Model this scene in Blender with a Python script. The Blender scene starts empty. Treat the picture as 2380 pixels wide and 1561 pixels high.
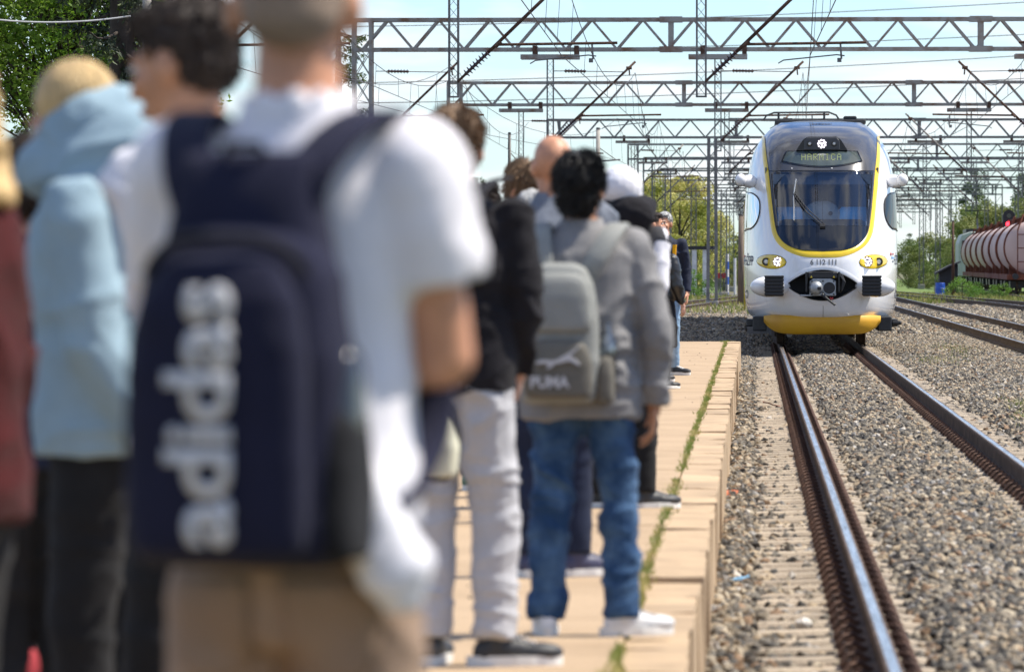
import bpy, bmesh, math, random
import numpy as np
from mathutils import Vector, Matrix, Euler, noise
R = math.radians
scene = bpy.context.scene
COL = scene.collection
rng = random.Random(7)

# ------------------------------------------------------------------ camera
cam_d = bpy.data.cameras.new('camera')
cam = bpy.data.objects.new('camera', cam_d); COL.objects.link(cam)
cam_d.sensor_width = 36.0
cam_d.lens = 200.0
cam_d.clip_start = 0.5; cam_d.clip_end = 6000
cam.location = (0, 0, 1.5)
cam.rotation_euler = (R(90 - 0.717), 0, R(2.422))
cam_d.dof.use_dof = True
cam_d.dof.focus_distance = 92
cam_d.dof.aperture_fstop = 6.8
cam_d.dof.aperture_blades = 9
scene.camera = cam

# ------------------------------------------------------------------ light
SUN_EL, SUN_AZ = 57, 80          # azimuth from +Y towards +X
world = bpy.data.worlds.new('World'); scene.world = world; world.use_nodes = True
nt = world.node_tree; nt.nodes.clear()
wo = nt.nodes.new('ShaderNodeOutputWorld'); bg = nt.nodes.new('ShaderNodeBackground')
sky = nt.nodes.new('ShaderNodeTexSky'); sky.sky_type = 'NISHITA'; sky.sun_disc = False
sky.sun_elevation = R(SUN_EL); sky.sun_rotation = R(SUN_AZ)
sky.air_density = 1.0; sky.dust_density = 0.2; sky.ozone_density = 1.0; sky.altitude = 100
bg.inputs['Strength'].default_value = 0.092
tc = nt.nodes.new('ShaderNodeTexCoord')
sep = nt.nodes.new('ShaderNodeSeparateXYZ'); nt.links.new(tc.outputs['Generated'], sep.inputs[0])
def wmath(op, a, b=None, clamp=False):
    n = nt.nodes.new('ShaderNodeMath'); n.operation = op; n.use_clamp = clamp
    for i, v in enumerate((a, b)):
        if v is None: continue
        if isinstance(v, (int, float)): n.inputs[i].default_value = v
        else: nt.links.new(v, n.inputs[i])
    return n.outputs[0]
zz = wmath('ADD', wmath('MAXIMUM', sep.outputs['Z'], 0.0), 0.16)
cx = wmath('DIVIDE', sep.outputs['X'], zz); cy = wmath('DIVIDE', sep.outputs['Y'], zz)
cmb = nt.nodes.new('ShaderNodeCombineXYZ'); nt.links.new(cx, cmb.inputs[0]); nt.links.new(cy, cmb.inputs[1])
def wnoise(scale, detail, rough, off):
    mp = nt.nodes.new('ShaderNodeMapping'); mp.inputs['Location'].default_value = off
    nt.links.new(cmb.outputs[0], mp.inputs[0])
    n = nt.nodes.new('ShaderNodeTexNoise'); n.inputs['Scale'].default_value = scale
    n.inputs['Detail'].default_value = detail; n.inputs['Roughness'].default_value = rough
    n.inputs['Distortion'].default_value = 0.35
    nt.links.new(mp.outputs[0], n.inputs['Vector']); return n.outputs['Fac']
cl = wnoise(3.4, 8, 0.52, (3.1, 1.7, 0))
ramp = nt.nodes.new('ShaderNodeValToRGB'); nt.links.new(cl, ramp.inputs[0])
ramp.color_ramp.elements[0].position = 0.45; ramp.color_ramp.elements[0].color = (0, 0, 0, 1)
ramp.color_ramp.elements[1].position = 0.63; ramp.color_ramp.elements[1].color = (1, 1, 1, 1)
mixc = nt.nodes.new('ShaderNodeMixRGB'); nt.links.new(wmath('MULTIPLY', ramp.outputs[0], 0.86), mixc.inputs[0])
tint = nt.nodes.new('ShaderNodeMixRGB'); tint.blend_type = 'MULTIPLY'; tint.inputs[0].default_value = 1; tint.inputs[2].default_value = (.84, 1.05, 1.40, 1)
nt.links.new(sky.outputs[0], tint.inputs[1]); nt.links.new(tint.outputs[0], mixc.inputs[1]); mixc.inputs[2].default_value = (7.9, 8.0, 8.3, 1)
nt.links.new(mixc.outputs[0], bg.inputs['Color']); nt.links.new(bg.outputs[0], wo.inputs[0])

sun_d = bpy.data.lights.new('sun', 'SUN'); sun = bpy.data.objects.new('sun', sun_d); COL.objects.link(sun)
sun_d.energy = 5.0; sun_d.angle = R(0.53); sun_d.color = (1.0, 0.93, 0.81)
sdir = Vector((math.sin(R(SUN_AZ)) * math.cos(R(SUN_EL)), math.cos(R(SUN_AZ)) * math.cos(R(SUN_EL)), math.sin(R(SUN_EL))))
sun.rotation_euler = (-sdir).to_track_quat('-Z', 'Y').to_euler()
sun.location = (30, 40, 60)
vs = scene.view_settings
vs.view_transform = 'Standard'; vs.look = 'None'; vs.exposure = 0.62; vs.gamma = 1.0; vs.use_curve_mapping = False
scene.render.engine = 'CYCLES'
scene.cycles.use_denoising = True
scene.cycles.max_bounces = 8; scene.cycles.transparent_max_bounces = 16
scene.cycles.caustics_reflective = False; scene.cycles.caustics_refractive = False

# ------------------------------------------------------------------ helpers
F, VX, HY, CZ = 13220.0, 1749.0, 615.0, 1.5      # the photograph's perspective (its 2380-pixel view)
def at(px, py, Y):
    return Vector(((px - VX) / F * Y, Y, CZ + (HY - py) / F * Y))

def tag(o, label=None, cat=None, group=None, kind=None):
    if label: o['label'] = label
    if cat: o['category'] = cat
    if group: o['group'] = group
    if kind: o['kind'] = kind
    return o
def empty(name, loc=(0, 0, 0), rz=0.0, label=None, cat=None, group=None):
    o = bpy.data.objects.new(name, None); COL.objects.link(o)
    o.location = loc; o.rotation_euler = (0, 0, rz); o.empty_display_size = 0.2
    return tag(o, label, cat, group)

_mats = {}
def M(name, col, rough=0.6, metal=0.0, var=0.15, scale=6.0, detail=4, bump=0.0, bscale=60.0, col2=None,
      spec=0.5, stretch=None, edge=None, coat=0.0, rand=0.0, transl=0.0, grain=0.0, gscale=400, sheen=0.0, nobase=False):
    """procedural principled material: noise between two tones, a fine grain and a bump"""
    if name in _mats: return _mats[name]
    m = bpy.data.materials.new(name); m.use_nodes = True; _mats[name] = m
    t = m.node_tree; b = t.nodes['Principled BSDF']
    b.inputs['Roughness'].default_value = rough; b.inputs['Metallic'].default_value = metal
    b.inputs['Specular IOR Level'].default_value = spec
    if coat: b.inputs['Coat Weight'].default_value = coat; b.inputs['Coat Roughness'].default_value = 0.04
    if sheen: b.inputs['Sheen Weight'].default_value = sheen
    g = t.nodes.new('ShaderNodeNewGeometry')
    mp = t.nodes.new('ShaderNodeMapping'); t.links.new(g.outputs['Position'], mp.inputs[0])
    if stretch: mp.inputs['Scale'].default_value = stretch
    n = t.nodes.new('ShaderNodeTexNoise'); n.inputs['Scale'].default_value = scale; n.inputs['Detail'].default_value = detail
    n.inputs['Roughness'].default_value = 0.6
    t.links.new(mp.outputs[0], n.inputs['Vector'])
    r = t.nodes.new('ShaderNodeValToRGB'); t.links.new(n.outputs['Fac'], r.inputs[0])
    c = np.array(col[:3])
    lo = c * (1 - var) if col2 is None else c
    hi = np.minimum(c * (1 + var), 1) if col2 is None else np.array(col2[:3])
    r.color_ramp.elements[0].position = 0.34 if edge is None else edge[0]; r.color_ramp.elements[0].color = (*lo, 1)
    r.color_ramp.elements[1].position = 0.66 if edge is None else edge[1]; r.color_ramp.elements[1].color = (*hi, 1)
    out = r.outputs[0]
    if grain:
        n2 = t.nodes.new('ShaderNodeTexNoise'); n2.inputs['Scale'].default_value = gscale; n2.inputs['Detail'].default_value = 2
        t.links.new(g.outputs['Position'], n2.inputs['Vector'])
        mr = t.nodes.new('ShaderNodeMapRange'); mr.inputs[1].default_value = 0.3; mr.inputs[2].default_value = 0.7
        mr.inputs[3].default_value = 1 - grain; mr.inputs[4].default_value = 1 + grain
        t.links.new(n2.outputs['Fac'], mr.inputs[0])
        mm = t.nodes.new('ShaderNodeVectorMath'); mm.operation = 'SCALE'
        t.links.new(out, mm.inputs[0]); t.links.new(mr.outputs[0], mm.inputs['Scale']); out = mm.outputs[0]
    if rand:
        oi = t.nodes.new('ShaderNodeObjectInfo')
        mr = t.nodes.new('ShaderNodeMapRange'); mr.inputs[3].default_value = 1 - rand; mr.inputs[4].default_value = 1 + rand
        t.links.new(oi.outputs['Random'], mr.inputs[0])
        mm = t.nodes.new('ShaderNodeVectorMath'); mm.operation = 'SCALE'
        t.links.new(out, mm.inputs[0]); t.links.new(mr.outputs[0], mm.inputs['Scale']); out = mm.outputs[0]
    t.links.new(out, b.inputs['Base Color'])
    if bump:
        nb = t.nodes.new('ShaderNodeTexNoise'); nb.inputs['Scale'].default_value = bscale; nb.inputs['Detail'].default_value = 3
        t.links.new(mp.outputs[0], nb.inputs['Vector'])
        bp = t.nodes.new('ShaderNodeBump'); bp.inputs['Strength'].default_value = bump; bp.inputs['Distance'].default_value = 0.02
        t.links.new(nb.outputs['Fac'], bp.inputs['Height']); t.links.new(bp.outputs[0], b.inputs['Normal'])
    if transl:
        tr = t.nodes.new('ShaderNodeBsdfTranslucent'); t.links.new(out, tr.inputs['Color'])
        mx = t.nodes.new('ShaderNodeMixShader'); mx.inputs[0].default_value = transl
        o = t.nodes['Material Output']
        t.links.new(b.outputs[0], mx.inputs[1]); t.links.new(tr.outputs[0], mx.inputs[2]); t.links.new(mx.outputs[0], o.inputs[0])
    return m
def emit(name, col, strength, base=None):
    m = bpy.data.materials.new(name); m.use_nodes = True
    b = m.node_tree.nodes['Principled BSDF']
    b.inputs['Base Color'].default_value = (*(base or col), 1)
    b.inputs['Emission Color'].default_value = (*col, 1); b.inputs['Emission Strength'].default_value = strength
    b.inputs['Roughness'].default_value = 0.3
    return m
def glass(name, tint, refl=0.12, rough=0.01, ior=1.5):
    m = bpy.data.materials.new(name); m.use_nodes = True; t = m.node_tree; t.nodes.clear()
    o = t.nodes.new('ShaderNodeOutputMaterial'); tr = t.nodes.new('ShaderNodeBsdfTransparent'); gl = t.nodes.new('ShaderNodeBsdfGlossy')
    tr.inputs[0].default_value = (*tint, 1); gl.inputs['Roughness'].default_value = rough
    lw = t.nodes.new('ShaderNodeFresnel'); lw.inputs['IOR'].default_value = ior
    ad = t.nodes.new('ShaderNodeMath'); ad.operation = 'ADD'; ad.use_clamp = True; ad.inputs[1].default_value = refl
    t.links.new(lw.outputs[0], ad.inputs[0])
    mx = t.nodes.new('ShaderNodeMixShader'); t.links.new(ad.outputs[0], mx.inputs[0])
    t.links.new(tr.outputs[0], mx.inputs[1]); t.links.new(gl.outputs[0], mx.inputs[2]); t.links.new(mx.outputs[0], o.inputs[0])
    return m

class MB:
    """collects shapes, then links them as one mesh object"""
    def __init__(s): s.v = []; s.f = []; s.mi = []; s.cur = 0
    def add(s, vs, fs):
        o = len(s.v); s.v += [tuple(v) for v in vs]
        for f in fs: s.f.append([i + o for i in f]); s.mi.append(s.cur)
        return s
    def box(s, a, b):
        x0, y0, z0 = a; x1, y1, z1 = b
        return s.add([(x0,y0,z0),(x1,y0,z0),(x1,y1,z0),(x0,y1,z0),(x0,y0,z1),(x1,y0,z1),(x1,y1,z1),(x0,y1,z1)],
                     [(0,3,2,1),(4,5,6,7),(0,1,5,4),(1,2,6,5),(2,3,7,6),(3,0,4,7)])
    def beam(s, p0, p1, w, h=None, up=(0, 0, 1)):
        p0 = Vector(p0); p1 = Vector(p1); h = h or w; d = (p1 - p0).normalized(); u = Vector(up)
        if abs(d.dot(u)) > 0.98: u = Vector((0, 1, 0))
        x = d.cross(u).normalized() * w / 2; y = x.cross(d).normalized() * h / 2
        vs = [p + a * x + b * y for p in (p0, p1) for a, b in ((-1,-1),(1,-1),(1,1),(-1,1))]
        return s.add(vs, [(0,1,2,3),(7,6,5,4),(0,4,5,1),(1,5,6,2),(2,6,7,3),(3,7,4,0)])
    def tube(s, pts, r, n=6, closed=True):
        pts = [Vector(p) for p in pts]; rs = r if isinstance(r, (list, tuple)) else [r] * len(pts)
        d0 = (pts[1] - pts[0]).normalized(); u = Vector((0, 0, 1)) if abs(d0.z) < 0.9 else Vector((0, 1, 0))
        rings = []
        for i, p in enumerate(pts):
            d = (pts[min(i+1, len(pts)-1)] - pts[max(i-1, 0)]).normalized()
            x = d.cross(u)
            if x.length < 1e-4: x = d.cross(Vector((1, 0, 0)))
            x.normalize(); y = x.cross(d).normalized(); u = y
            rings.append([p + rs[i] * (math.cos(2*math.pi*k/n) * x + math.sin(2*math.pi*k/n) * y) for k in range(n)])
        return s.rings(rings, True)
    def rings(s, rings, caps=True, wrap=True):
        n = len(rings[0]); vs = [v for r in rings for v in r]; fs = []
        for i in range(len(rings) - 1):
            for k in range(n if wrap else n - 1):
                a = i*n + k; b = i*n + (k+1) % n
                fs.append((a, b, b+n, a+n))
        if caps and wrap: fs.append(tuple(range(n))[::-1]); fs.append(tuple((len(rings)-1)*n + k for k in range(n)))
        return s.add(vs, fs)
    def lathe(s, prof, c=(0,0,0), axis='Z', n=16):
        """prof: (radius, height) pairs"""
        rings = []
        for r, h in prof:
            ring = []
            for k in range(n):
                a = 2*math.pi*k/n; p = (r*math.cos(a), r*math.sin(a), h)
                if axis == 'Y': p = (p[0], p[2], p[1])
                if axis == 'X': p = (p[2], p[0], p[1])
                ring.append(Vector(p) + Vector(c))
            rings.append(ring)
        return s.rings(rings)
    def ell(s, c, r, rot=None, nu=16, nv=10):
        c = Vector(c); rings = []; m = rot.to_matrix() if rot is not None else Matrix.Identity(3)
        vs = []; fs = []
        for i in range(1, nv):
            t = math.pi * i / nv
            for k in range(nu):
                a = 2*math.pi*k/nu
                vs.append(c + m @ Vector((r[0]*math.sin(t)*math.cos(a), r[1]*math.sin(t)*math.sin(a), r[2]*math.cos(t))))
        for i in range(nv - 2):
            for k in range(nu):
                a = i*nu + k; b = i*nu + (k+1) % nu; fs.append((a, a+nu, b+nu, b))
        top = len(vs); vs.append(c + m @ Vector((0,0,r[2]))); vs.append(c - m @ Vector((0,0,r[2])))
        for k in range(nu):
            fs.append((top, k, (k+1) % nu)); q = (nv-2)*nu; fs.append((top+1, q+(k+1) % nu, q+k))
        return s.add(vs, fs)
    def cap(s, p0, p1, r0, r1, n=12, round0=True, round1=True):
        p0 = Vector(p0); p1 = Vector(p1); d = (p1-p0).normalized(); L = (p1-p0).length
        rings = []; A = (0, 0.5, 0.8)
        if round0:
            for t in (-0.96, -0.75, -0.4): rings.append((p0 + d*r0*t, r0*math.sqrt(1-t*t)))
        rings.append((p0, r0)); rings.append((p0.lerp(p1, 0.5), (r0+r1)/2)); rings.append((p1, r1))
        if round1:
            for t in (0.4, 0.75, 0.96): rings.append((p1 + d*r1*t, r1*math.sqrt(1-t*t)))
        u = Vector((0,1,0)) if abs(d.y) < 0.9 else Vector((1,0,0))
        x = d.cross(u).normalized(); y = x.cross(d)
        return s.rings([[c + r*(math.cos(2*math.pi*k/n)*x + math.sin(2*math.pi*k/n)*y) for k in range(n)] for c, r in rings])
    def loft(s, secs, n=24, p=2.3):
        """secs: (z, cx, cy, rx, ry) superellipse rings"""
        rings = []
        for z, cx_, cy_, rx, ry in secs:
            ring = []
            for k in range(n):
                a = 2*math.pi*k/n; c, si = math.cos(a), math.sin(a)
                ring.append((cx_ + rx*math.copysign(abs(c)**(2/p), c), cy_ + ry*math.copysign(abs(si)**(2/p), si), z))
            rings.append(ring)
        return s.rings(rings)
    def extrude(s, poly, y0, y1):
        """poly in (x,z), extruded along y"""
        n = len(poly); vs = [(x, y0, z) for x, z in poly] + [(x, y1, z) for x, z in poly]
        fs = [tuple(range(n)), tuple(range(2*n-1, n-1, -1))] + [(i, i+n, (i+1) % n + n, (i+1) % n) for i in range(n)]
        return s.add(vs, fs)
    def mesh(s, name, mats, smooth=False):
        me = bpy.data.meshes.new(name); me.from_pydata([tuple(v) for v in s.v], [], s.f)
        for m in (mats if isinstance(mats, (list, tuple)) else [mats]): me.materials.append(m)
        if len(me.materials) > 1: me.polygons.foreach_set('material_index', s.mi)
        if smooth: me.polygons.foreach_set('use_smooth', [True]*len(me.polygons))
        me.update(); return me
    def build(s, name, mats, parent=None, smooth=False, label=None, bevel=0, fix=True, autosmooth=None):
        me = s.mesh(name, mats, smooth)
        if fix or bevel:
            bm = bmesh.new(); bm.from_mesh(me)
            if bevel: bmesh.ops.bevel(bm, geom=bm.edges[:], offset=bevel, segments=1, affect='EDGES', profile=0.5)
            bmesh.ops.recalc_face_normals(bm, faces=bm.faces[:]); bm.to_mesh(me); bm.free()
        if autosmooth is not None:
            me.polygons.foreach_set('use_smooth', [True]*len(me.polygons)); me.set_sharp_from_angle(angle=R(autosmooth))
        return link(name, me, parent, label)
def link(name, me, parent=None, label=None):
    o = bpy.data.objects.new(name, me); COL.objects.link(o)
    if parent is not None: o.parent = parent
    if label: o['label'] = label
    return o

_unit = {}
def unit_beam(mat):
    if mat.name not in _unit:
        _unit[mat.name] = MB().box((-.5,-.5,-.5), (.5,.5,.5)).mesh('beam', mat)
    return _unit[mat.name]
def bar(name, p0, p1, w, h, mat, parent, up=(0, 0, 1)):
    """straight steel section: a shared unit mesh, placed by its matrix (points relative to the parent)"""
    p0 = Vector(p0); p1 = Vector(p1); d = p1 - p0; L = d.length; d.normalize(); u = Vector(up)
    if abs(d.dot(u)) > 0.98: u = Vector((0, 1, 0))
    x = d.cross(u).normalized(); z = x.cross(d).normalized()
    m = Matrix.Identity(4)
    for i in range(3): m[i][0] = x[i]*w; m[i][1] = d[i]*L; m[i][2] = z[i]*h; m[i][3] = (p0[i]+p1[i])/2
    o = link(name, unit_beam(mat), parent); o.matrix_basis = m
    return o

# ------------------------------------------------------------------ materials
mt_steel = M('grey_galvanised_steel', (.165, .16, .155), .55, .25, .28, 3, 6, .25, 30)
mt_steel_rust = M('rusty_grey_steel', (.28, .268, .25), .65, .1, 0, 2.2, 7, .25, 30, col2=(.17, .09, .05), edge=(.47, .68))
mt_rust = M('rusty_iron', (.045, .022, .015), .85, .05, 0, 14, 6, .4, 90, col2=(.11, .055, .034))
mt_rail_side = M('rail_web_brown', (.045, .03, .022), .8, .0, 0, 5, 6, .2, 60, col2=(.13, .09, .065), spec=.15)
mt_rail_top = M('polished_rail_head', (.34, .33, .32), .24, 1.0, 0, 1.1, 5, .25, 22, stretch=(30, 1, 30), col2=(.8, .79, .77), edge=(.36, .62))
mt_concrete = M('tan_concrete', (.40, .285, .175), .88, 0, .0, 1.7, 9, .35, 120, grain=.16, gscale=130, col2=(.315, .22, .13), edge=(.42, .72))
mt_kerb = M('kerb_concrete', (.395, .28, .168), .85, 0, .2, 2.5, 7, .3, 70, rand=.09, grain=.12, gscale=180)
mt_sleeper = M('sleeper_concrete', (.36, .295, .22), .9, 0, .2, 3, 6, .4, 60, rand=.14, grain=.14, gscale=120)
mt_dark = M('black_rubber', (.018, .018, .02), .6, 0, .2, 20)
mt_black_metal = M('black_painted_metal', (.02, .021, .023), .42, .2, .25, 12, 5, .1, 60)
mt_insul = M('brown_porcelain', (.045, .018, .012), .25, 0, .2, 20, coat=.4)
mt_wire = M('copper_wire', (.085, .07, .06), .5, .6, .15, 4)
mt_wood = M('weathered_pole_wood', (.16, .12, .09), .85, 0, .25, 4, 6, .4, 40, stretch=(6, 6, .6))
mt_conc_pole = M('concrete_pole', (.33, .31, .28), .9, 0, .15, 3, 5, .3, 40)
# ------------------------------------------------------------------ ground
TC = 1.28                                       # centre line of the train's track
mt_ground = M('rough_grass_earth', (.055, .075, .022), .95, 0, 0, .22, 8, .5, 6, col2=(.15, .125, .07), edge=(.42, .6), grain=.25, gscale=9)
mt_ballast = M('ballast_bed', (.03, .027, .024), .95, 0, 0, 30, 5, .8, 34, col2=(.2, .17, .13), edge=(.38, .62), grain=.35, gscale=55)
mt_grassfield = M('meadow_grass', (.065, .125, .018), .9, 0, 0, .35, 8, .5, 10, col2=(.14, .19, .035), grain=.3, gscale=7)
def sheet(name, xs, ys, zf, mat, smooth=True):
    m = MB(); nx = len(xs)
    m.add([(x, y, zf(x, y)) for y in ys for x in xs],
          [(j*nx+i, j*nx+i+1, (j+1)*nx+i+1, (j+1)*nx+i) for j in range(len(ys)-1) for i in range(nx-1)])
    return m.build(name, mat, smooth=smooth, fix=False)
tag(sheet('ground', [-2500, -300, -60, -14.5, 19, 60, 300, 2500], [-60, 0, 100, 340, 900, 4500], lambda x, y: -0.42, mt_ground), kind='structure')
def nz(x, y, s=1.0, o=0.0): return noise.noise(Vector((x*s, y*s, o)))
def smooth(a, b, t):
    t = min(max((t-a)/(b-a), 0), 1); return t*t*(3-2*t)
def bed_z(x, y):
    z = -0.205
    for c in (TC, 5.97):
        d = abs(x - c)
        if d < 1.7:
            zc = -0.165 + .055*0
            z2 = zc if d < .34 else (zc + (-.225-zc)*smooth(.34, .56, d) if d < 1.12 else -.225 + (.022)*smooth(1.12, 1.42, d))
            z = z2
    return z + .008*nz(x, y, 2.1)
xs = sorted(set([-14, -9, -6, -4, -2.2, -1.2, -.22] + [round(-.19 + .08*i, 3) for i in range(96)] + [8, 9, 10, 12, 14, 16, 18.5]))
ysb = [8 + i for i in range(40)] + [48 + 2*i for i in range(42)] + [134 + 8*i for i in range(27)]
tag(sheet('ballast', xs, ysb, bed_z, mt_ballast), kind='structure')
tag(sheet('meadow', [7.4, 9, 12, 15, 19, 40], [318, 340, 400, 470, 560, 700],
          lambda x, y: -.30 + .08*nz(x, y, .1), mt_grassfield), kind='structure')
tag(sheet('verge', [-30, -14, -9, -5, -2.2], [300, 330, 380, 450, 560], lambda x, y: -.36 + .1*nz(x, y, .1, 4), mt_grassfield), kind='structure')

# ------------------------------------------------------------------ gravel: loose stones instanced over the ballast
mt_stone = bpy.data.materials.new('ballast_stone'); mt_stone.use_nodes = True
_t = mt_stone.node_tree; _b = _t.nodes['Principled BSDF']; _b.inputs['Roughness'].default_value = .8
_oi = _t.nodes.new('ShaderNodeObjectInfo'); _r = _t.nodes.new('ShaderNodeValToRGB'); _t.links.new(_oi.outputs['Random'], _r.inputs[0])
_r.color_ramp.interpolation = 'CONSTANT'
_cols = [(0, (.05, .046, .04)), (.17, (.13, .115, .092)), (.34, (.21, .175, .125)), (.52, (.31, .24, .155)), (.66, (.085, .07, .053)),
         (.78, (.36, .30, .215)), (.87, (.20, .125, .07)), (.94, (.24, .225, .205)), (.985, (.48, .44, .38))]
for i, (p_, c_) in enumerate(_cols):
    e = _r.color_ramp.elements[i] if i < 2 else _r.color_ramp.elements.new(p_)
    e.position = p_; e.color = (*c_, 1)
_g = _t.nodes.new('ShaderNodeNewGeometry'); _n = _t.nodes.new('ShaderNodeTexNoise'); _n.inputs['Scale'].default_value = 60
_t.links.new(_g.outputs['Position'], _n.inputs['Vector'])
_mr = _t.nodes.new('ShaderNodeMapRange'); _mr.inputs[1].default_value = .3; _mr.inputs[2].default_value = .7; _mr.inputs[3].default_value = .7; _mr.inputs[4].default_value = 1.3
_t.links.new(_n.outputs['Fac'], _mr.inputs[0]); _vm = _t.nodes.new('ShaderNodeVectorMath'); _vm.operation = 'SCALE'
_t.links.new(_r.outputs[0], _vm.inputs[0]); _t.links.new(_mr.outputs[0], _vm.inputs['Scale']); _t.links.new(_vm.outputs[0], _b.inputs['Base Color'])

stone_col = bpy.data.collections.new('stone_shapes')
stone_meshes = []
for k in range(8):
    bm = bmesh.new(); bmesh.ops.create_icosphere(bm, subdivisions=1, radius=1.0)
    planes = [(Vector((rng.uniform(-1, 1), rng.uniform(-1, 1), rng.uniform(-1, 1))).normalized(), rng.uniform(.45, .8)) for _ in range(9)]
    for v in bm.verts:
        for n_, d_ in planes:
            q = v.co.dot(n_)
            if q > d_: v.co -= n_ * (q - d_)
        v.co = Vector((v.co.x * 1.15, v.co.y * .95, v.co.z * .8)) * rng.uniform(.94, 1.06)
    bmesh.ops.dissolve_degenerate(bm, dist=.02, edges=bm.edges[:])
    me = bpy.data.meshes.new('stone'); bm.to_mesh(me); bm.free(); me.materials.append(mt_stone)
    stone_meshes.append(me)
    stone_col.objects.link(bpy.data.objects.new('stone_shape', me))

def gravel(name, zones, label):
    m = MB(); dens = []; size = []
    for x0, x1, y0, y1, dn, sz, dx, dy in zones:
        nx = max(1, int((x1-x0)/dx)); ny = max(1, int((y1-y0)/dy)); o = len(m.v)
        for j in range(ny+1):
            for i in range(nx+1):
                x = x0+(x1-x0)*i/nx; y = y0+(y1-y0)*j/ny
                d = abs(x-TC); f = 1.0
                if abs(d-.7525) < .12: f = .12
                elif .5 < d < 1.3: f = .33 + .42*nz(x, y, .8, 9)
                f *= .85 + .5*nz(x, y, .6, 3)
                m.v.append((x, y, bed_z(x, y)+.004)); dens.append(max(0, dn*f)); size.append(sz)
        for j in range(ny):
            for i in range(nx):
                a = o+j*(nx+1)+i; m.f.append([a, a+1, a+nx+2, a+nx+1]); m.mi.append(0)
    o = m.build(name, mt_stone, fix=False); me = o.data
    for nm, arr in (('dens', dens), ('ssize', size)):
        at_ = me.attributes.new(nm, 'FLOAT', 'POINT'); at_.data.foreach_set('value', arr)
    g = bpy.data.node_groups.new('scatter_stones', 'GeometryNodeTree')
    g.interface.new_socket('Geometry', in_out='INPUT', socket_type='NodeSocketGeometry')
    g.interface.new_socket('Geometry', in_out='OUTPUT', socket_type='NodeSocketGeometry')
    N = g.nodes.new; L = g.links.new
    gi = N('NodeGroupInput'); go = N('NodeGroupOutput')
    dp = N('GeometryNodeDistributePointsOnFaces'); dp.distribute_method = 'RANDOM'
    na = N('GeometryNodeInputNamedAttribute'); na.data_type = 'FLOAT'; na.inputs[0].default_value = 'dens'
    L(gi.outputs[0], dp.inputs['Mesh']); L(na.outputs[0], dp.inputs['Density'])
    ci = N('GeometryNodeCollectionInfo'); ci.inputs['Collection'].default_value = stone_col
    ci.inputs['Separate Children'].default_value = True; ci.inputs['Reset Children'].default_value = True
    ip = N('GeometryNodeInstanceOnPoints'); ip.inputs['Pick Instance'].default_value = True
    rv = N('FunctionNodeRandomValue'); rv.data_type = 'FLOAT_VECTOR'; rv.inputs[0].default_value = (-1.1, -1.1, 0); rv.inputs[1].default_value = (1.1, 1.1, 6.283)
    rs = N('FunctionNodeRandomValue'); rs.data_type = 'FLOAT'; rs.inputs[2].default_value = .6; rs.inputs[3].default_value = 1.45; rs.inputs['Seed'].default_value = 5
    n2 = N('GeometryNodeInputNamedAttribute'); n2.data_type = 'FLOAT'; n2.inputs[0].default_value = 'ssize'
    mu = N('ShaderNodeMath'); mu.operation = 'MULTIPLY'; L(rs.outputs[1], mu.inputs[0]); L(n2.outputs[0], mu.inputs[1])
    L(dp.outputs['Points'], ip.inputs['Points']); L(ci.outputs[0], ip.inputs['Instance'])
    L(rv.outputs[0], ip.inputs['Rotation']); L(mu.outputs[0], ip.inputs['Scale'])
    tr = N('GeometryNodeTranslateInstances'); rz_ = N('FunctionNodeRandomValue'); rz_.data_type = 'FLOAT_VECTOR'; rz_.inputs[0].default_value = (0, 0, -.014); rz_.inputs[1].default_value = (0, 0, .022); rz_.inputs['Seed'].default_value = 9
    tr.inputs['Local Space'].default_value = False
    L(ip.outputs[0], tr.inputs['Instances']); L(rz_.outputs[0], tr.inputs['Translation']); L(tr.outputs[0], go.inputs[0])
    md = o.modifiers.new('scatter', 'NODES'); md.node_group = g
    return tag(o, label, 'gravel', kind='stuff')
gravel('gravel', [(-.19, 4.8, 19, 50, 620, .033, .06, .25), (-.19, 9.0, 50, 138, 300, .034, .08, 1.0),
                  (-1.9, -.19, 93, 138, 300, .034, .2, 1.0),
                  (-7, -.2, 138, 235, 55, .065, .3, 2), (2.4, 13, 138, 235, 45, .065, .3, 2), (9, 13.5, 60, 138, 110, .045, .3, 2)], 'loose grey and tan ballast stones beside and between the rails')

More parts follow.
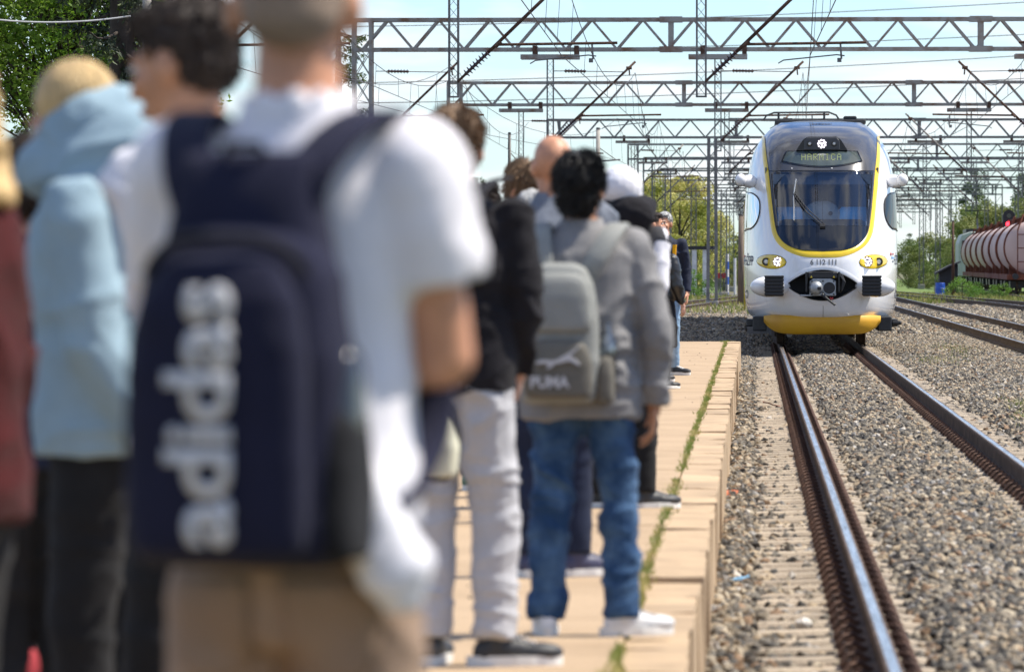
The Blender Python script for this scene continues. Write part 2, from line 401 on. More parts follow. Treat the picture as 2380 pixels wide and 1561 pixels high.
# ------------------------------------------------------------------ platform
PE, PT, PEND = -0.195, 0.25, 92.8
plat = empty('platform', (-1.1, PEND, PT)); plat['kind'] = 'structure'
base = MB().box((-1.93, 5, -.5), (-.40, PEND-.03, .10)).build('platform_base', mt_concrete, None)
base.parent = plat; base.location = -plat.location
y = PEND; Ls = 3.66; k = 0
while y > 10:
    w = Ls*rng.uniform(.97, 1.03); dz = rng.uniform(-.004, .004)
    o = MB().box((-1.95, y-w+.006, .08), (-.432, y-.006, PT+dz)).build('paving_slab', mt_concrete, plat, bevel=.008)
    o.location = -plat.location; y -= w; k += 1
kerb_meshes = []
for k in range(6):
    m = MB(); w = .225; L = .999
    nx, ny = 3, 7; grid = []
    # worn block: top with uneven edges, open bottom
    top = []
    for j in range(ny):
        for i in range(nx):
            x = -w + w*i/(nx-1); yy = -L/2 + L*j/(ny-1)
            top.append((x + (rng.uniform(-.008, .004) if i == nx-1 else 0), yy, rng.uniform(-.006, .002) if i == nx-1 else rng.uniform(-.003, .003)))
    bot = [(x, yy, -.62) for x, yy, z in top]
    m.add(top, [(j*nx+i, j*nx+i+1, (j+1)*nx+i+1, (j+1)*nx+i) for j in range(ny-1) for i in range(nx-1)])
    loop = [i for i in range(nx)] + [j*nx+nx-1 for j in range(1, ny)] + [(ny-1)*nx+i for i in range(nx-2, -1, -1)] + [j*nx for j in range(ny-2, 0, -1)]
    side_v = [top[i] for i in loop] + [bot[i] for i in loop]; n = len(loop)
    m.add(side_v, [(i, (i+1) % n, (i+1) % n + n, i+n) for i in range(n)])
    kerb_meshes.append(m.mesh('kerb_stone', mt_kerb))
y = PEND - .5
while y > 12:
    o = link('kerb_stone', rng.choice(kerb_meshes), plat)
    sag = .02 if y < 22.9 else (.013 if 49 < y < 56.5 else 0)      # stretches that have settled
    o.location = Vector((PE + rng.uniform(-.007, .006) - sag*.7, y, -sag + PT + (rng.uniform(-.003, .003) if rng.random() < .8 else rng.uniform(-.012, .012)))) - plat.location
    o.rotation_euler = (rng.uniform(-.002, .002), rng.uniform(-.02, .02), rng.uniform(-.008, .008)); y -= 1.0

def blades(name, pts, hgt, mat, label, n_per=1, wid=.006):
    m = MB()
    for (x, y, z) in pts:
        a = rng.uniform(0, 6.28); h = hgt*rng.uniform(.45, 1.15); l = h*rng.uniform(.1, .6); b = rng.uniform(0, 6.28); w = wid*rng.uniform(.6, 1.4)
        dx, dy = math.cos(a)*w, math.sin(a)*w; ex, ey = math.cos(b)*l, math.sin(b)*l
        m.add([(x-dx, y-dy, z), (x+dx, y+dy, z), (x+ex*.4+dx*.6, y+ey*.4+dy*.6, z+h*.6), (x+ex, y+ey, z+h)], [(0, 1, 2), (0, 2, 3)])
    o = m.build(name, mat, fix=False); return tag(o, label, 'grass', kind='stuff')
mt_blade = M('fresh_grass', (.15, .20, .03), .7, 0, 0, 1.3, 3, col2=(.40, .34, .12), edge=(.42, .66), transl=.3)
pts = []
for i in range(11500):
    y = 14 + (PEND-14)*rng.random(); d = nz(0, y, .55, 8) + .45*nz(0, y, 2.2, 5)
    if d < -.42: continue
    pts.append((-.433 + rng.gauss(0, .011 + .02*max(0, d)), y, PT-.02))
pts += [(-.43 + rng.gauss(0, .04), 92.3 + rng.gauss(0, .25), PT-.02) for i in range(240)]
blades('grass', pts, .042, mt_blade, 'thin line of grass and moss growing along the kerb joint')
pts = []
for cx_, cy_, rx, ry, n_ in ((3.15, 62, .25, 3, 500), (3.55, 60, .5, 3.4, 1500), (4.1, 55.5, .5, 2.6, 1100), (3.3, 68, .3, 3, 350), (3.3, 100, .6, 6, 500), (4.0, 112, .4, 10, 500)):
    for i in range(n_):
        x = cx_ + rng.gauss(0, rx*.5); y = cy_ + rng.gauss(0, ry*.5); pts.append((x, y, bed_z(x, y)-.005))
blades('grass', pts, .085, mt_blade, 'sparse dry grass patch among the stones right of the near rail', wid=.008)
pts = [(-.9 + rng.gauss(0, 2), rng.uniform(190, 300), -.22) for i in range(2500)] + [(rng.uniform(7, 15), rng.uniform(250, 320), -.22) for i in range(5000)]
blades('grass', pts, .26, mt_blade, 'rough weeds beyond the ballast around the far rails', wid=.03)

# ------------------------------------------------------------------ tracks
def rail_mesh(path, name='rail'):
    half = [(.02, 0), (.031, -.0015), (.0355, -.008), (.0355, -.036), (.010, -.048), (.009, -.142), (.075, -.158), (.075, -.172)]
    prof = half + [(-x, z) for x, z in reversed(half)]
    m = MB(); n = len(prof); rings = []
    for i, (x, y) in enumerate(path):
        rings.append([(x + px, y, pz) for px, pz in prof])
    vs = [v for r in rings for v in r]; off = len(m.v); m.v += vs
    for i in range(len(rings)-1):
        for k in range(n):
            a = i*n + k; b = i*n + (k+1) % n
            m.f.append([a, b, b+n, a+n]); m.mi.append(1 if k == n-1 else 0)
    m.f.append(list(range(n))); m.mi.append(0); m.f.append([(len(rings)-1)*n+k for k in reversed(range(n))]); m.mi.append(0)
    return m
def line(xf, ys): return [(xf(y), y) for y in ys]
def sleeper_mesh():
    m = MB(); secs = [(-1.25, -.186, .20), (-1.0, -.180, .2), (-.88, -.174, .21), (-.62, -.174, .21), (-.4, -.2, .19), (0, -.215, .18),
                      (.4, -.2, .19), (.62, -.174, .21), (.88, -.174, .21), (1.0, -.180, .2), (1.25, -.186, .20)]
    return m.rings([[(x, -w/2-.05, -.36), (x, -w/2, z-.02), (x, -w/2+.02, z), (x, w/2-.02, z), (x, w/2, z-.02), (x, w/2+.05, -.36)] for x, z, w in secs]).mesh('sleeper', mt_sleeper)
def clip_mesh():
    m = MB()
    m.box((-.05, -.085, -.176), (.07, .085, -.162))
    for s in (-1, 1):                                 # the two bows of the spring clip
        m.tube([(-.045, s*.028, -.15), (-.005, s*.03, -.118), (.035, s*.055, -.128), (.06, s*.068, -.158)], .013, 5)
    m.tube([(-.05, -.03, -.145), (-.05, .03, -.145)], .013, 5)
    m.tube([(.012, 0, -.168), (.012, 0, -.095)], .012, 6); m.tube([(.012, 0, -.12), (.012, 0, -.104)], .022, 6)
    return m.mesh('rail_clip', mt_rust, smooth=False)
sl_me, cl_me = sleeper_mesh(), clip_mesh()
def build_track(xf, ys, label, detail, sleepers=None, name='railway_track'):
    root = empty(name, (xf(ys[0]), ys[0], 0), 0, label, 'track', 'tracks of the station yard'); o0 = root.location
    for s in (-1, 1):
        r = rail_mesh(line(lambda y: xf(y) + s*.7525, ys)).build('rail', [mt_rail_side, mt_rail_top], root, fix=True); r.location = -o0
    if detail:
        n = 0; y = sleepers[0]; far = MB(); farc = MB(); clips = []
        for i in range(int((sleepers[1]-sleepers[0])/.6)):
            y = sleepers[0] + .6*i
            s = link('sleeper', sl_me, root); s.location = Vector((xf(y) + rng.uniform(-.012, .012), y + rng.uniform(-.02, .02), rng.uniform(-.006, .004))) - o0
            s.rotation_euler = (0, 0, rng.uniform(-.01, .01))
            for rx in (-1, 1):
                for sd in (-1, 1):
                    p_ = Vector((xf(y) + rx*.7525 + sd*.095, y, 0))
                    if n < 292:
                        c = link('rail_clip', cl_me, root); c.location = p_ - o0; c.rotation_euler = (0, 0, 0 if sd > 0 else math.pi)
                    else:
                        vv = [(sd*v.co.x + p_.x, sd*v.co.y + p_.y, v.co.z) for v in cl_me.vertices]
                        farc.add(vv, [tuple(f.vertices) for f in cl_me.polygons])
                    n += 1
        fc = farc.build('rail_clips', mt_rust, root, fix=False); fc.location = -o0; fc['kind'] = 'stuff'
    elif sleepers:
        m = MB(); y = sleepers[0]
        while y < sleepers[1]:
            m.box((xf(y)-1.25, y-.11, -.34), (xf(y)+1.25, y+.11, -.186 + rng.uniform(-.006, .006))); y += .6
        o = m.build('sleepers', mt_sleeper, root, fix=False); o.location = -o0; o['kind'] = 'stuff'
    return root
build_track(lambda y: TC, [10, 40, 104, 180, 300, 420, 620], 'near straight track the railcar runs on, polished rails on concrete sleepers', True, (20.2, 118))
def interp(pts):
    def f(y):
        if y <= pts[0][0]: return pts[0][1]
        for (a, xa), (b, xb) in zip(pts, pts[1:]):
            if y <= b: return xa + (xb-xa)*smooth(a, b, y)*.5 + (xb-xa)*(y-a)/(b-a)*.5
        return pts[-1][1]
    return f
fy = [60 + 6*i for i in range(60)]
build_track(lambda y: 5.97, [40, 120, 300, 450], 'second track to the right of the railcar, dark rails in pale ballast', False, (60, 300))
build_track(interp([(150, 11.4), (220, 10.5), (300, 8.1), (360, 6.1)]), [100 + 5*i for i in range(53)], 'third track curving in from the right before the wagons', False, (130, 300))
build_track(interp([(200, -3.42), (300, 1.0)]), [10, 60, 120, 190] + [200 + 5*i for i in range(21)], 'track left of the platform whose rusty rails curve across behind the railcar', False, (94, 290))
# ------------------------------------------------------------------ overhead line: gantries, drop posts, cantilevers, wires
ORD = ['nearest', 'second', 'third', 'fourth', 'fifth', 'sixth', 'seventh', 'eighth', 'ninth', 'tenth', 'eleventh', 'twelfth', 'thirteenth']
GY = [107.5] + [158.9 + 54.9*i for i in range(4)] + [364 + 41*i for i in range(8)]
GLEFT = [-11.0, -10.9, -11.2, -9.4, -6.8, -6.7, -6.3, -5.7, -5.4, -5.2, -5.0, -5.0, -5.0]
GRIGHT = [19, 19, 19.5, 20, 21, 21, 21, 21, 21, 20, 20, 20, 20]
ZB, ZT = 7.5, 8.33
def zig(i0, i1, parent, x0, x1, z0, z1, y, name, w, mat, axis='x', n=8):
    """zigzag bracing between two chords"""
    for k in range(n):
        if axis == 'x':
            a = x0 + (x1-x0)*k/n; b = x0 + (x1-x0)*(k+1)/n
            p, q = ((a, y, z0), (b, y, z1)) if k % 2 else ((a, y, z1), (b, y, z0))
        bar(name, p, q, w, w*.5, mat, parent)
for gi, gy in enumerate(GY):
    where = ('the lattice gantry right above the railcar front' if gi == 0 else
             f'{ORD[gi-1]} lattice gantry spanning the tracks behind the railcar')
    xl, xr = GLEFT[gi], GRIGHT[gi]
    g = empty('gantry', (xl, gy, -.3), 0, where.replace('the lattice', 'lattice'), 'gantry', 'catenary gantries across the yard')
    O = g.location; mat = mt_steel_rust if gi < 3 else mt_steel
    def W(x, y, z): return (x - O.x, y - O.y, z - O.z)
    planes = (-.3, .3) if gi < 4 else (0,)
    cw = .098 if gi < 4 else .11
    for dy in planes:
        for z in (ZB, ZT): bar('chord', W(xl-.28, gy+dy, z), W(xr+.28, gy+dy, z), cw, cw, mat, g)
        n = int(round((xr-xl)/.72))
        for k in range(n):
            a = xl + (xr-xl)*k/n; b = xl + (xr-xl)*(k+1)/n
            if gi < 6:
                p, q = (W(a, gy+dy, ZB), W(b, gy+dy, ZT)) if k % 2 == 0 else (W(a, gy+dy, ZT), W(b, gy+dy, ZB))
                bar('brace', p, q, .04, .062, mat, g)
        if gi >= 6:
            m = MB()
            for k in range(n):
                a = xl + (xr-xl)*k/n; b = xl + (xr-xl)*(k+1)/n
                m.beam(*((W(a, gy, ZB), W(b, gy, ZT)) if k % 2 == 0 else (W(a, gy, ZT), W(b, gy, ZB))), .06)
            o = m.build('bracing', mat, g, fix=False); o['kind'] = 'stuff'
        x = xl + 8.62
        while x < xr:
            bar('splice_post', W(x, gy+dy, ZB+.05), W(x, gy+dy, ZT-.05), .15, .06, mat, g)
            for z in (ZB, ZT): bar('splice_plate', W(x-.32, gy+dy-.065, z), W(x+.32, gy+dy-.065, z), .02, .15, mat, g)
            x += 8.62
    if len(planes) == 2:
        for z in (ZB, ZT):
            for k in range(int((xr-xl)/1.44)+1):
                bar('cross_tie', W(xl+1.44*k, gy-.3, z), W(xl+1.44*k, gy+.3, z), .05, .05, mat, g)
    # towers
    for tx in (xl, xr):
        tw = .24 if gi < 3 else .28
        for sx in (-1, 1):
            for dy in planes: bar('tower_leg', W(tx+sx*tw, gy+dy, -.4), W(tx+sx*tw, gy+dy, ZT), .1, .1, mat, g)
        nP = 10; m = MB()
        for dy in planes:
            for k in range(nP):
                z0 = -.2 + (ZB+.2)*k/nP; z1 = -.2 + (ZB+.2)*(k+1)/nP
                if gi in (1, 2) and tx == xl:
                    bar('tower_brace', W(tx-tw, gy+dy-.035, z0), W(tx+tw, gy+dy-.035, z1), .05, .02, mat, g)
                    bar('tower_brace', W(tx+tw, gy+dy-.06, z0), W(tx-tw, gy+dy-.06, z1), .05, .02, mat, g)
                else:
                    m.beam(W(tx-tw, gy+dy, z0), W(tx+tw, gy+dy, z1), .05, .03) if k % 2 else m.beam(W(tx+tw, gy+dy, z0), W(tx-tw, gy+dy, z1), .05, .03)
        if m.v:
            o = m.build('tower_lattice', mat, g, fix=False); o['kind'] = 'stuff'
        bar('knee_brace', W(tx + (tw if tx == xl else -tw), gy, ZB-.0), W(tx + (.9 if tx == xl else -.9)*.2, gy, ZT), .05, .07, mat, g)

TRK = {'the track left of the platform': (-5.65, 1), "the railcar's track": (-.97, 1), 'the second track': (8.1, -1), 'the third track': (12.6, -1)}
def insulator(mb, p0, p1, r=.07, n=7):
    """a rod with porcelain discs between two points"""
    p0 = Vector(p0); p1 = Vector(p1); d = (p1-p0).normalized(); u = Vector((0, 1, 0)); x = d.cross(u).normalized(); y = x.cross(d)
    prof = [(.03, 0)]
    for k in range(n):
        t = (k+.5)/n; prof += [(.03, t-.3/n), (r, t-.05/n), (r*.9, t+.12/n), (.03, t+.16/n)]
    prof.append((.03, 1)); L = (p1-p0).length
    mb.rings([[p0 + d*L*t + rr*(math.cos(2*math.pi*k/8)*x + math.sin(2*math.pi*k/8)*y) for k in range(8)] for rr, t in prof])
def drop_post(gi, px, track):
    gy = GY[gi]; far = gi >= 3
    gn = 'the gantry above the railcar front' if gi == 0 else f'the {ORD[gi-1]} gantry behind the railcar'
    root = empty('drop_post', (px, gy, ZB-.1), 0, f'lattice drop post beside {track}, {gn[4:]}', 'drop post', 'lattice posts hanging from the gantries')
    w = .085; L = 2.55
    for dy in ((-.3, .3) if not far else (0,)):
        bar('hanger_bar', (-.82, dy-.08, -.11), (.82, dy-.08, -.11), .06, .13, mt_steel_rust, root)
        for sx in (-.42, .74): bar('hanger_clamp', (sx, dy-.085, -.1), (sx, dy-.085, .2), .13, .05, mt_rust, root)
    for sx in (-1, 1):
        for sy in (-1, 1): bar('post_leg', (sx*w, sy*w, -.18), (sx*w, sy*w, -.18-L), .035, .035, mt_steel, root)
    bar('post_foot', (-w-.02, 0, -.18-L), (w+.02, 0, -.18-L), .2, .03, mt_steel, root)
    n = 12; m = MB()
    for k in range(n):
        z0 = -.2 - L*.985*k/n; z1 = -.2 - L*.985*(k+1)/n
        for a, b, dy in ((-w, w, -w-.012), (w, -w, -w-.018)):
            if gi == 0: bar('lattice_bar', (a, dy, z0), (b, dy, z1), .02, .006, mt_steel, root)
            else: m.beam((a, dy, z0), (b, dy, z1), .02, .008)
        m.beam((-w, w+.012, z0), (w, w+.012, z1), .02, .008)
    o = m.build('post_lattice', mt_steel, root, fix=False); o['kind'] = 'stuff'
def cantilever(gi, mx, side, track, mount='drop post'):
    """mx: mount x; side +1 reaches right.  Built in the plane of the gantry, heights from the rail"""
    gy = GY[gi] - .12
    gn = 'the gantry above the railcar front' if gi == 0 else f'the {ORD[gi-1]} gantry behind the railcar'
    root = empty('cantilever', (mx, gy, 5.0), 0, f'insulated cantilever over {track}, {gn[4:]}', 'cantilever', 'cantilever arms holding the wires')
    s = side; w = lambda x, z: (s*x, 0, z-5.0)
    a, b = Vector(w(.08, 4.95)), Vector(w(2.38, 7.16)); d = (b-a).normalized()
    m = MB(); m.tube([a, a + d*.22], .028); m.build('hinge', mt_rust, root)
    m = MB(); insulator(m, a + d*.2, a + d*.82, .085, 8); m.build('insulator', mt_insul, root)
    m = MB(); m.tube([a + d*.8, b], .033, 8); m.build('strut_tube', mt_rust if gi < 2 else mt_steel_rust, root, smooth=True)
    m = MB(); m.tube([w(.08, 6.9), w(.42, 6.9)], .014); m.tube([w(.98, 6.89), w(2.1, 6.87)], .014); m.build('stay_rod', mt_steel, root)
    m = MB(); insulator(m, w(.4, 6.9), w(1.0, 6.89), .06, 7); m.build('stay_insulator', mt_insul, root)
    z0 = 5.65; t = (z0+.03-4.95)/(7.16-4.95); xs_ = .08 + 2.3*t
    m = MB(); m.tube([w(xs_, z0), w(3.1, z0+.03)], .026, 8); m.tube([w(xs_-.05, z0-.04), w(xs_+.06, z0+.06)], .045, 6); m.build('registration_tube', mt_rust, root)
    m = MB(); m.tube([w(2.62, z0), w(2.64, z0-.28)], .018); m.tube([w(2.7, z0-.22), w(2.55, z0-.2), w(1.55, z0-.3), w(1.45, z0-.36)], .014); m.box(Vector(w(2.6, z0-.3)) - Vector((.04, .03, .04)), Vector(w(2.6, z0-.3)) + Vector((.04, .03, .04)))
    m.build('steady_arm', mt_steel, root)
    m = MB(); m.tube([w(2.2, 6.98), w(2.22, 6.78)], .02); m.tube([w(2.12, 6.98), w(2.28, 6.98)], .05, 6); m.build('wire_clamp', mt_rust, root)
for gi in range(len(GY)):
    for tr, (px, s) in TRK.items():
        if px < GLEFT[gi]+.6: continue
        if gi == 2 and px < -5: continue
        if gi > 9 and px > 9: continue
        drop_post(gi, px, tr); cantilever(gi, px, s, tr)
cantilever(1, GLEFT[1]+.3, 1, 'the outermost left track'); cantilever(2, -8.7, 1, 'the outermost left track'); drop_post(2, -8.7, 'the outermost left track')
cantilever(0, GLEFT[0]+.3, 1, 'the outermost left track')

def catenary(xf, ys, label, zc=5.44, zm=6.85, hang=7.0, r=.009, stag=.2):
    root = empty('overhead_wire', (xf(ys[0]), ys[0], zc), 0, label, 'overhead wire', 'overhead wires above the tracks'); O = root.location
    for i in range(len(ys)-1):
        y0, y1 = ys[i], ys[i+1]; s0 = stag*(-1)**i; s1 = -s0
        cpt = lambda t: Vector((xf(y0+(y1-y0)*t) + s0 + (s1-s0)*t, y0+(y1-y0)*t, zc)) - O
        mpt = lambda t: Vector((xf(y0+(y1-y0)*t) + (s0 + (s1-s0)*t)*.6, y0+(y1-y0)*t, zm - 4*(zm-zc-.32)*t*(1-t)*.92)) - O
        MB().tube([cpt(k/4) for k in range(5)], r, 5).build('contact_wire', mt_wire, root, fix=False)
        MB().tube([mpt(k/14) for k in range(15)], r, 5).build('messenger_wire', mt_wire, root, fix=False)
        n = int((y1-y0)/hang)
        for k in range(n):
            t = (k+.5)/n; a, b = mpt(t), cpt(t)
            bar('hanger', a, b, .009, .009, mt_wire, root)
wy = [49.1] + GY
catenary(lambda y: TC, wy, "overhead wires hung above the railcar's own track")
catenary(lambda y: -3.4, wy[:6], 'overhead wires hung above the track left of the platform')
catenary(lambda y: 5.95, wy[:12], 'overhead wires hung above the second track')
catenary(lambda y: 10.35, wy[1:11], 'overhead wires hung above the third track, nearest the wagons')
catenary(lambda y: -8.3, wy[:4], 'overhead wires hung above the outermost left track')

def cable(pts, r, label, cat='cable', name='cable', group='high feeder cables crossing the sky', sag=0.0):
    p0, p1 = Vector(pts[0]), Vector(pts[-1]); n = 20
    o = MB().tube([p0.lerp(p1, k/n) - Vector((0, 0, 4*sag*(k/n)*(1-k/n))) for k in range(n+1)], r, 5).build(name, mt_wire, fix=False)
    return tag(o, label, cat, group)
for (a, b, lab) in (((780, 62), (2900, -25), 'topmost thin cable crossing the sky above the second gantry post'),
                    ((780, 118), (2800, 60), 'thin sky cable seen through the truss of the first gantry'),
                    ((800, 193), (2900, 95), 'thin sky cable between the first and second gantries, upper one'),
                    ((800, 240), (2900, 150), 'thin sky cable between the first and second gantries, lower one')):
    cable((at(*a, 420), at(*b, 420)), .03, lab, sag=.5)
# the angled contact wires to the far left that cross between the first towers
catenary(interp([(49, -14), (104, -10.6), (159, -8.4), (214, -5.2), (270, -3.9)]), [104, 158.9, 213.8, 268], 'overhead wires slanting in from the far left tower', zc=5.4, zm=7.0)

# masts standing between the tracks
def pole_mast(name, x, y, h, r, mat, label, cat='pole', arm=None, group=None):
    root = empty(name, (x, y, -.3), 0, label, cat, group)
    MB().tube([(0, 0, 0), (0, 0, h)], [r*1.15, r*.8], 10).build('shaft', mat, root, smooth=True)
    MB().tube([(0, 0, h), (0, 0, h+.06)], [r*.95, r*.7], 10).build('pole_cap', mt_dark, root)
    if arm:
        m = MB(); m.tube([(0, 0, h*.82), (arm, 0, h*.83)], .035); m.tube([(0, 0, h*.9), (arm*.8, 0, h*.83)], .02); m.build('bracket', mt_steel, root)
    return root
p = at(1390, 300, 230); pole_mast('concrete_pole', p.x, p.y, p.z+.3, .1, mt_conc_pole, 'round concrete pole rising behind the bald man', arm=.9)
p = at(1184, 311, 215); pole_mast('concrete_pole', p.x, p.y, p.z+.3, .07, mt_black_metal, 'slim dark pole rising above the boy with tousled hair', arm=.5)
p = at(1722, 500, 240); pole_mast('wooden_pole', p.x, p.y, p.z+.3, .13, mt_wood, "brown wooden pole close behind the railcar's left flank")
p = at(2213, 515, 300); pole_mast('wooden_pole', p.x, p.y, p.z+.3, .07, mt_rust, 'thin rusty brown post left of the tank wagons')
def lattice_mast(x, y, h, w, label, leg=.055):
    root = empty('lattice_mast', (x, y, -.3), 0, label, 'mast', 'lattice masts between the tracks')
    for sx in (-1, 1):
        for sy in (-1, 1): bar('mast_leg', (sx*w, sy*w, 0), (sx*w*.8, sy*w*.8, h), leg, leg, mt_steel, root)
    m = MB(); n = int(h/.5)
    for k in range(n):
        z0, z1 = h*k/n, h*(k+1)/n
        m.beam((-w*.95, -w, z0), (w*.95, -w, z1), .035, .02); m.beam((w*.95, -w-.02, z0), (-w*.95, -w-.02, z1), .035, .02); m.beam((-w*.95, w, z0), (w*.95, w, z1), .035, .02)
    o = m.build('mast_lattice', mt_steel, root, fix=False); o['kind'] = 'stuff'
    MB().box((-w*1.5, -w*1.5, 0), (w*1.5, w*1.5, .35)).build('footing', mt_conc_pole, root, bevel=.02)
for px, top, Y, lab in ((1655, 320, 228, 'tall lattice mast close left of the railcar'), (1612, 430, 330, 'lattice mast in front of the blossoming trees'),
                        (1552, 390, 290, 'lattice mast behind the white-haired man'), (1700, 470, 380, 'far lattice mast beside the brown wooden pole'),
                        (1682, 440, 300, 'lattice mast between the tall mast and the wooden pole'),
                        (2140, 440, 420, 'far lattice mast right of the railcar above the bushes'), (2178, 420, 380, 'lattice mast left of the dark hut'),
                        (2290, 400, 480, 'lattice mast behind the red signal'), (2360, 440, 450, 'lattice mast behind the last visible wagon'), (2206, 470, 520, 'slender far mast above the grey wagon')):
    p = at(px, top, Y); lattice_mast(p.x, p.y, p.z+.3, .17, lab, .13 if px == 1655 else .06)
# ------------------------------------------------------------------ the railcar
def pchip(pts):
    pts = sorted(pts); X = np.array([p[0] for p in pts], float); Y = np.array([p[1] for p in pts], float)
    h = np.diff(X); dl = np.diff(Y)/h; m = np.zeros(len(X)); m[0] = dl[0]; m[-1] = dl[-1]
    for i in range(1, len(X)-1):
        if dl[i-1]*dl[i] > 0:
            w1 = 2*h[i]+h[i-1]; w2 = h[i]+2*h[i-1]; m[i] = (w1+w2)/(w1/dl[i-1]+w2/dl[i])
    def f(x):
        x = min(max(x, X[0]), X[-1]); i = min(max(int(np.searchsorted(X, x))-1, 0), len(h)-1); t = (x-X[i])/h[i]
        return float((2*t**3-3*t**2+1)*Y[i] + (t**3-2*t**2+t)*h[i]*m[i] + (-2*t**3+3*t**2)*Y[i+1] + (t**3-t**2)*h[i]*m[i+1])
    return f
hw = pchip([(.50, 1.24), (.56, 1.33), (.7, 1.395), (1.0, 1.43), (1.5, 1.442), (2.2, 1.435), (2.85, 1.405), (3.3, 1.345), (3.6, 1.265), (3.85, 1.13), (4.0, 1.0), (4.1, .88), (4.17, .76)])
yn = pchip([(.50, .3), (.56, .2), (.7, .1), (.9, .03), (1.2, 0), (1.55, .05), (1.75, .13), (2.2, .40), (2.7, .75), (3.2, 1.15), (3.55, 1.52), (3.85, 1.98), (4.02, 2.45), (4.12, 2.95), (4.17, 3.3)])
YE = 3.7
def S(x, z):
    u = min(abs(x)/hw(z), .9995); a = yn(z)
    return a + (YE-a)*(1-(1-u**3.0)**(1/2.3))
def Sn(x, z):
    e = .004; x = max(min(x, hw(z)*.985), -hw(z)*.985)
    a = Vector((2*e, S(x+e, z)-S(x-e, z), 0)); b = Vector((0, S(x, z+e)-S(x, z-e), 2*e))
    return a.cross(b).normalized()                      # points towards -y
def on(x, z, off=0.0):
    return Vector((x, S(x, z), z)) + Sn(x, z)*off
mt_white = M('white_train_paint', (.77, .775, .79), .17, 0, 0, 2.6, 8, coat=.65, spec=.5, col2=(.60, .585, .56), edge=(.54, .86), stretch=(1.6, 1.6, .45))
mt_yellow = M('yellow_train_paint', (.74, .52, .015), .28, 0, 0, 4, 7, coat=.4, col2=(.55, .37, .02), edge=(.52, .85))
mt_yellowd = M('dull_yellow_paint', (.62, .33, .012), .55, 0, 0, 1.6, 7, col2=(.5, .25, .02), edge=(.35, .75), bump=.05, bscale=40, grain=.08)
mt_hood = M('dark_grey_gloss_paint', (.062, .063, .068), .2, .1, .06, 2, 3, coat=.6)
mt_blackgl = M('black_gloss_panel', (.009, .01, .012), .05, 0, .1, 4, coat=.6)
mt_recess = M('dark_recess', (.02, .021, .023), .7, 0, .2, 6)
mt_coupler = M('grey_cast_steel', (.33, .35, .37), .45, .55, .15, 9, 5, .2, 60)
mt_bellows = M('dark_gangway', (.03, .03, .032), .8)
mt_lensrim = M('lamp_rim', (.05, .05, .05), .3, .6)
mt_lens = M('lamp_lens', (.7, .7, .68), .12, .1, .2, 30, coat=1)
mt_led = emit('lit_led', (1, .97, 1.0), 1.5, (.9, .9, .9))
mt_bezel = M('led_bezel', (.16, .12, .16), .3)
mt_disp = M('display_glass', (.05, .066, .062), .08, 0, .15, 5, coat=.8)
mt_disp_txt = emit('display_text', (.42, .50, .22), .10, (.2, .24, .1))
mt_number = M('dark_grey_lettering', (.12, .125, .14), .5)
mt_navy_txt = M('navy_lettering', (.03, .035, .08), .5)
mt_redm = M('red_mark', (.5, .03, .03), .4); mt_bluem = M('light_blue_mark', (.12, .3, .55), .4)
mt_wind = glass('windscreen_glass', (.74, .79, .84), .09, .0)
mt_sidewin = glass('side_window_glass', (.10, .12, .14), .02, .0, 1.16)
mt_cabdark = M('cab_lining', (.13, .15, .18), .8)
mt_cabblue = M('blue_cab_seat', (.10, .5, .98), .7, sheen=.2)
mt_dash = M('grey_dashboard', (.32, .38, .42), .6)

train = empty('railcar', (TC, 104, 0), 0, 'white and yellow electric railcar with lit headlamps arriving at the platform', 'train')
def grid_patch(name, mat, zs, xl, xr, off, nx=24, thick=.0, parent=train, smooth=True, pw=1.0):
    m = MB(); rows = []
    for z in zs:
        a, b = xl(z), xr(z); rows.append([on(a + (b-a)*i/nx, z, off) for i in range(nx+1)])
    n = nx+1; vs = [v for r in rows for v in r]
    m.add(vs, [(j*n+i, j*n+i+1, (j+1)*n+i+1, (j+1)*n+i) for j in range(len(rows)-1) for i in range(nx)])
    return m.build(name, mat, parent, smooth=smooth, fix=False)
def lin(a, b, n): return [a + (b-a)*i/n for i in range(n+1)]
maskw = pchip([(1.745, 0), (1.76, .33), (1.79, .48), (1.84, .61), (1.95, .745), (2.11, .835), (2.42, .89), (2.72, .925), (3.24, .98), (3.55, 1.02), (3.9, 1.05)])
bandw = pchip([(1.622, 0), (1.63, .25), (1.66, .42), (1.73, .61), (1.84, .775), (1.95, .865), (2.11, .93), (2.42, .975), (2.72, 1.008), (3.24, 1.065), (3.55, 1.10), (3.9, 1.112)])
# body shell of the nose, open where the dark front panel sits
def nose_shell():
    zs = sorted(set(lin(.5, 4.17, 90))); us = [math.sin(math.pi/2*t) for t in lin(-1, 1, 64)]
    m = MB(); n = len(us)
    for z in zs:
        for u in us:
            x = u*hw(z)*.9999; m.v.append((x, S(x, z) if abs(u) < .9995 else YE, z))
    for j in range(len(zs)-1):
        for i in range(n-1):
            zc = (zs[j]+zs[j+1])/2; xc = (us[i]+us[i+1])/2*hw(zc)
            if 1.9 < zc < 3.95 and abs(xc) < maskw(min(zc, 3.9)) - .05: continue
            if abs(xc) < .70 and abs(zc-1.125) < .275*(1-(abs(xc)/.70)**2)*1.08: continue
            m.f.append([j*n+i, j*n+i+1, (j+1)*n+i+1, (j+1)*n+i]); m.mi.append(0)
    o = len(m.v); m.v += [(u*hw(.5), YE, .5) for u in us]
    for i in range(n-1): m.f.append([o+i, o+i+1, i+1, i]); m.mi.append(0)
    return m.build('nose', mt_white, train, smooth=True, fix=False)
nose_shell()
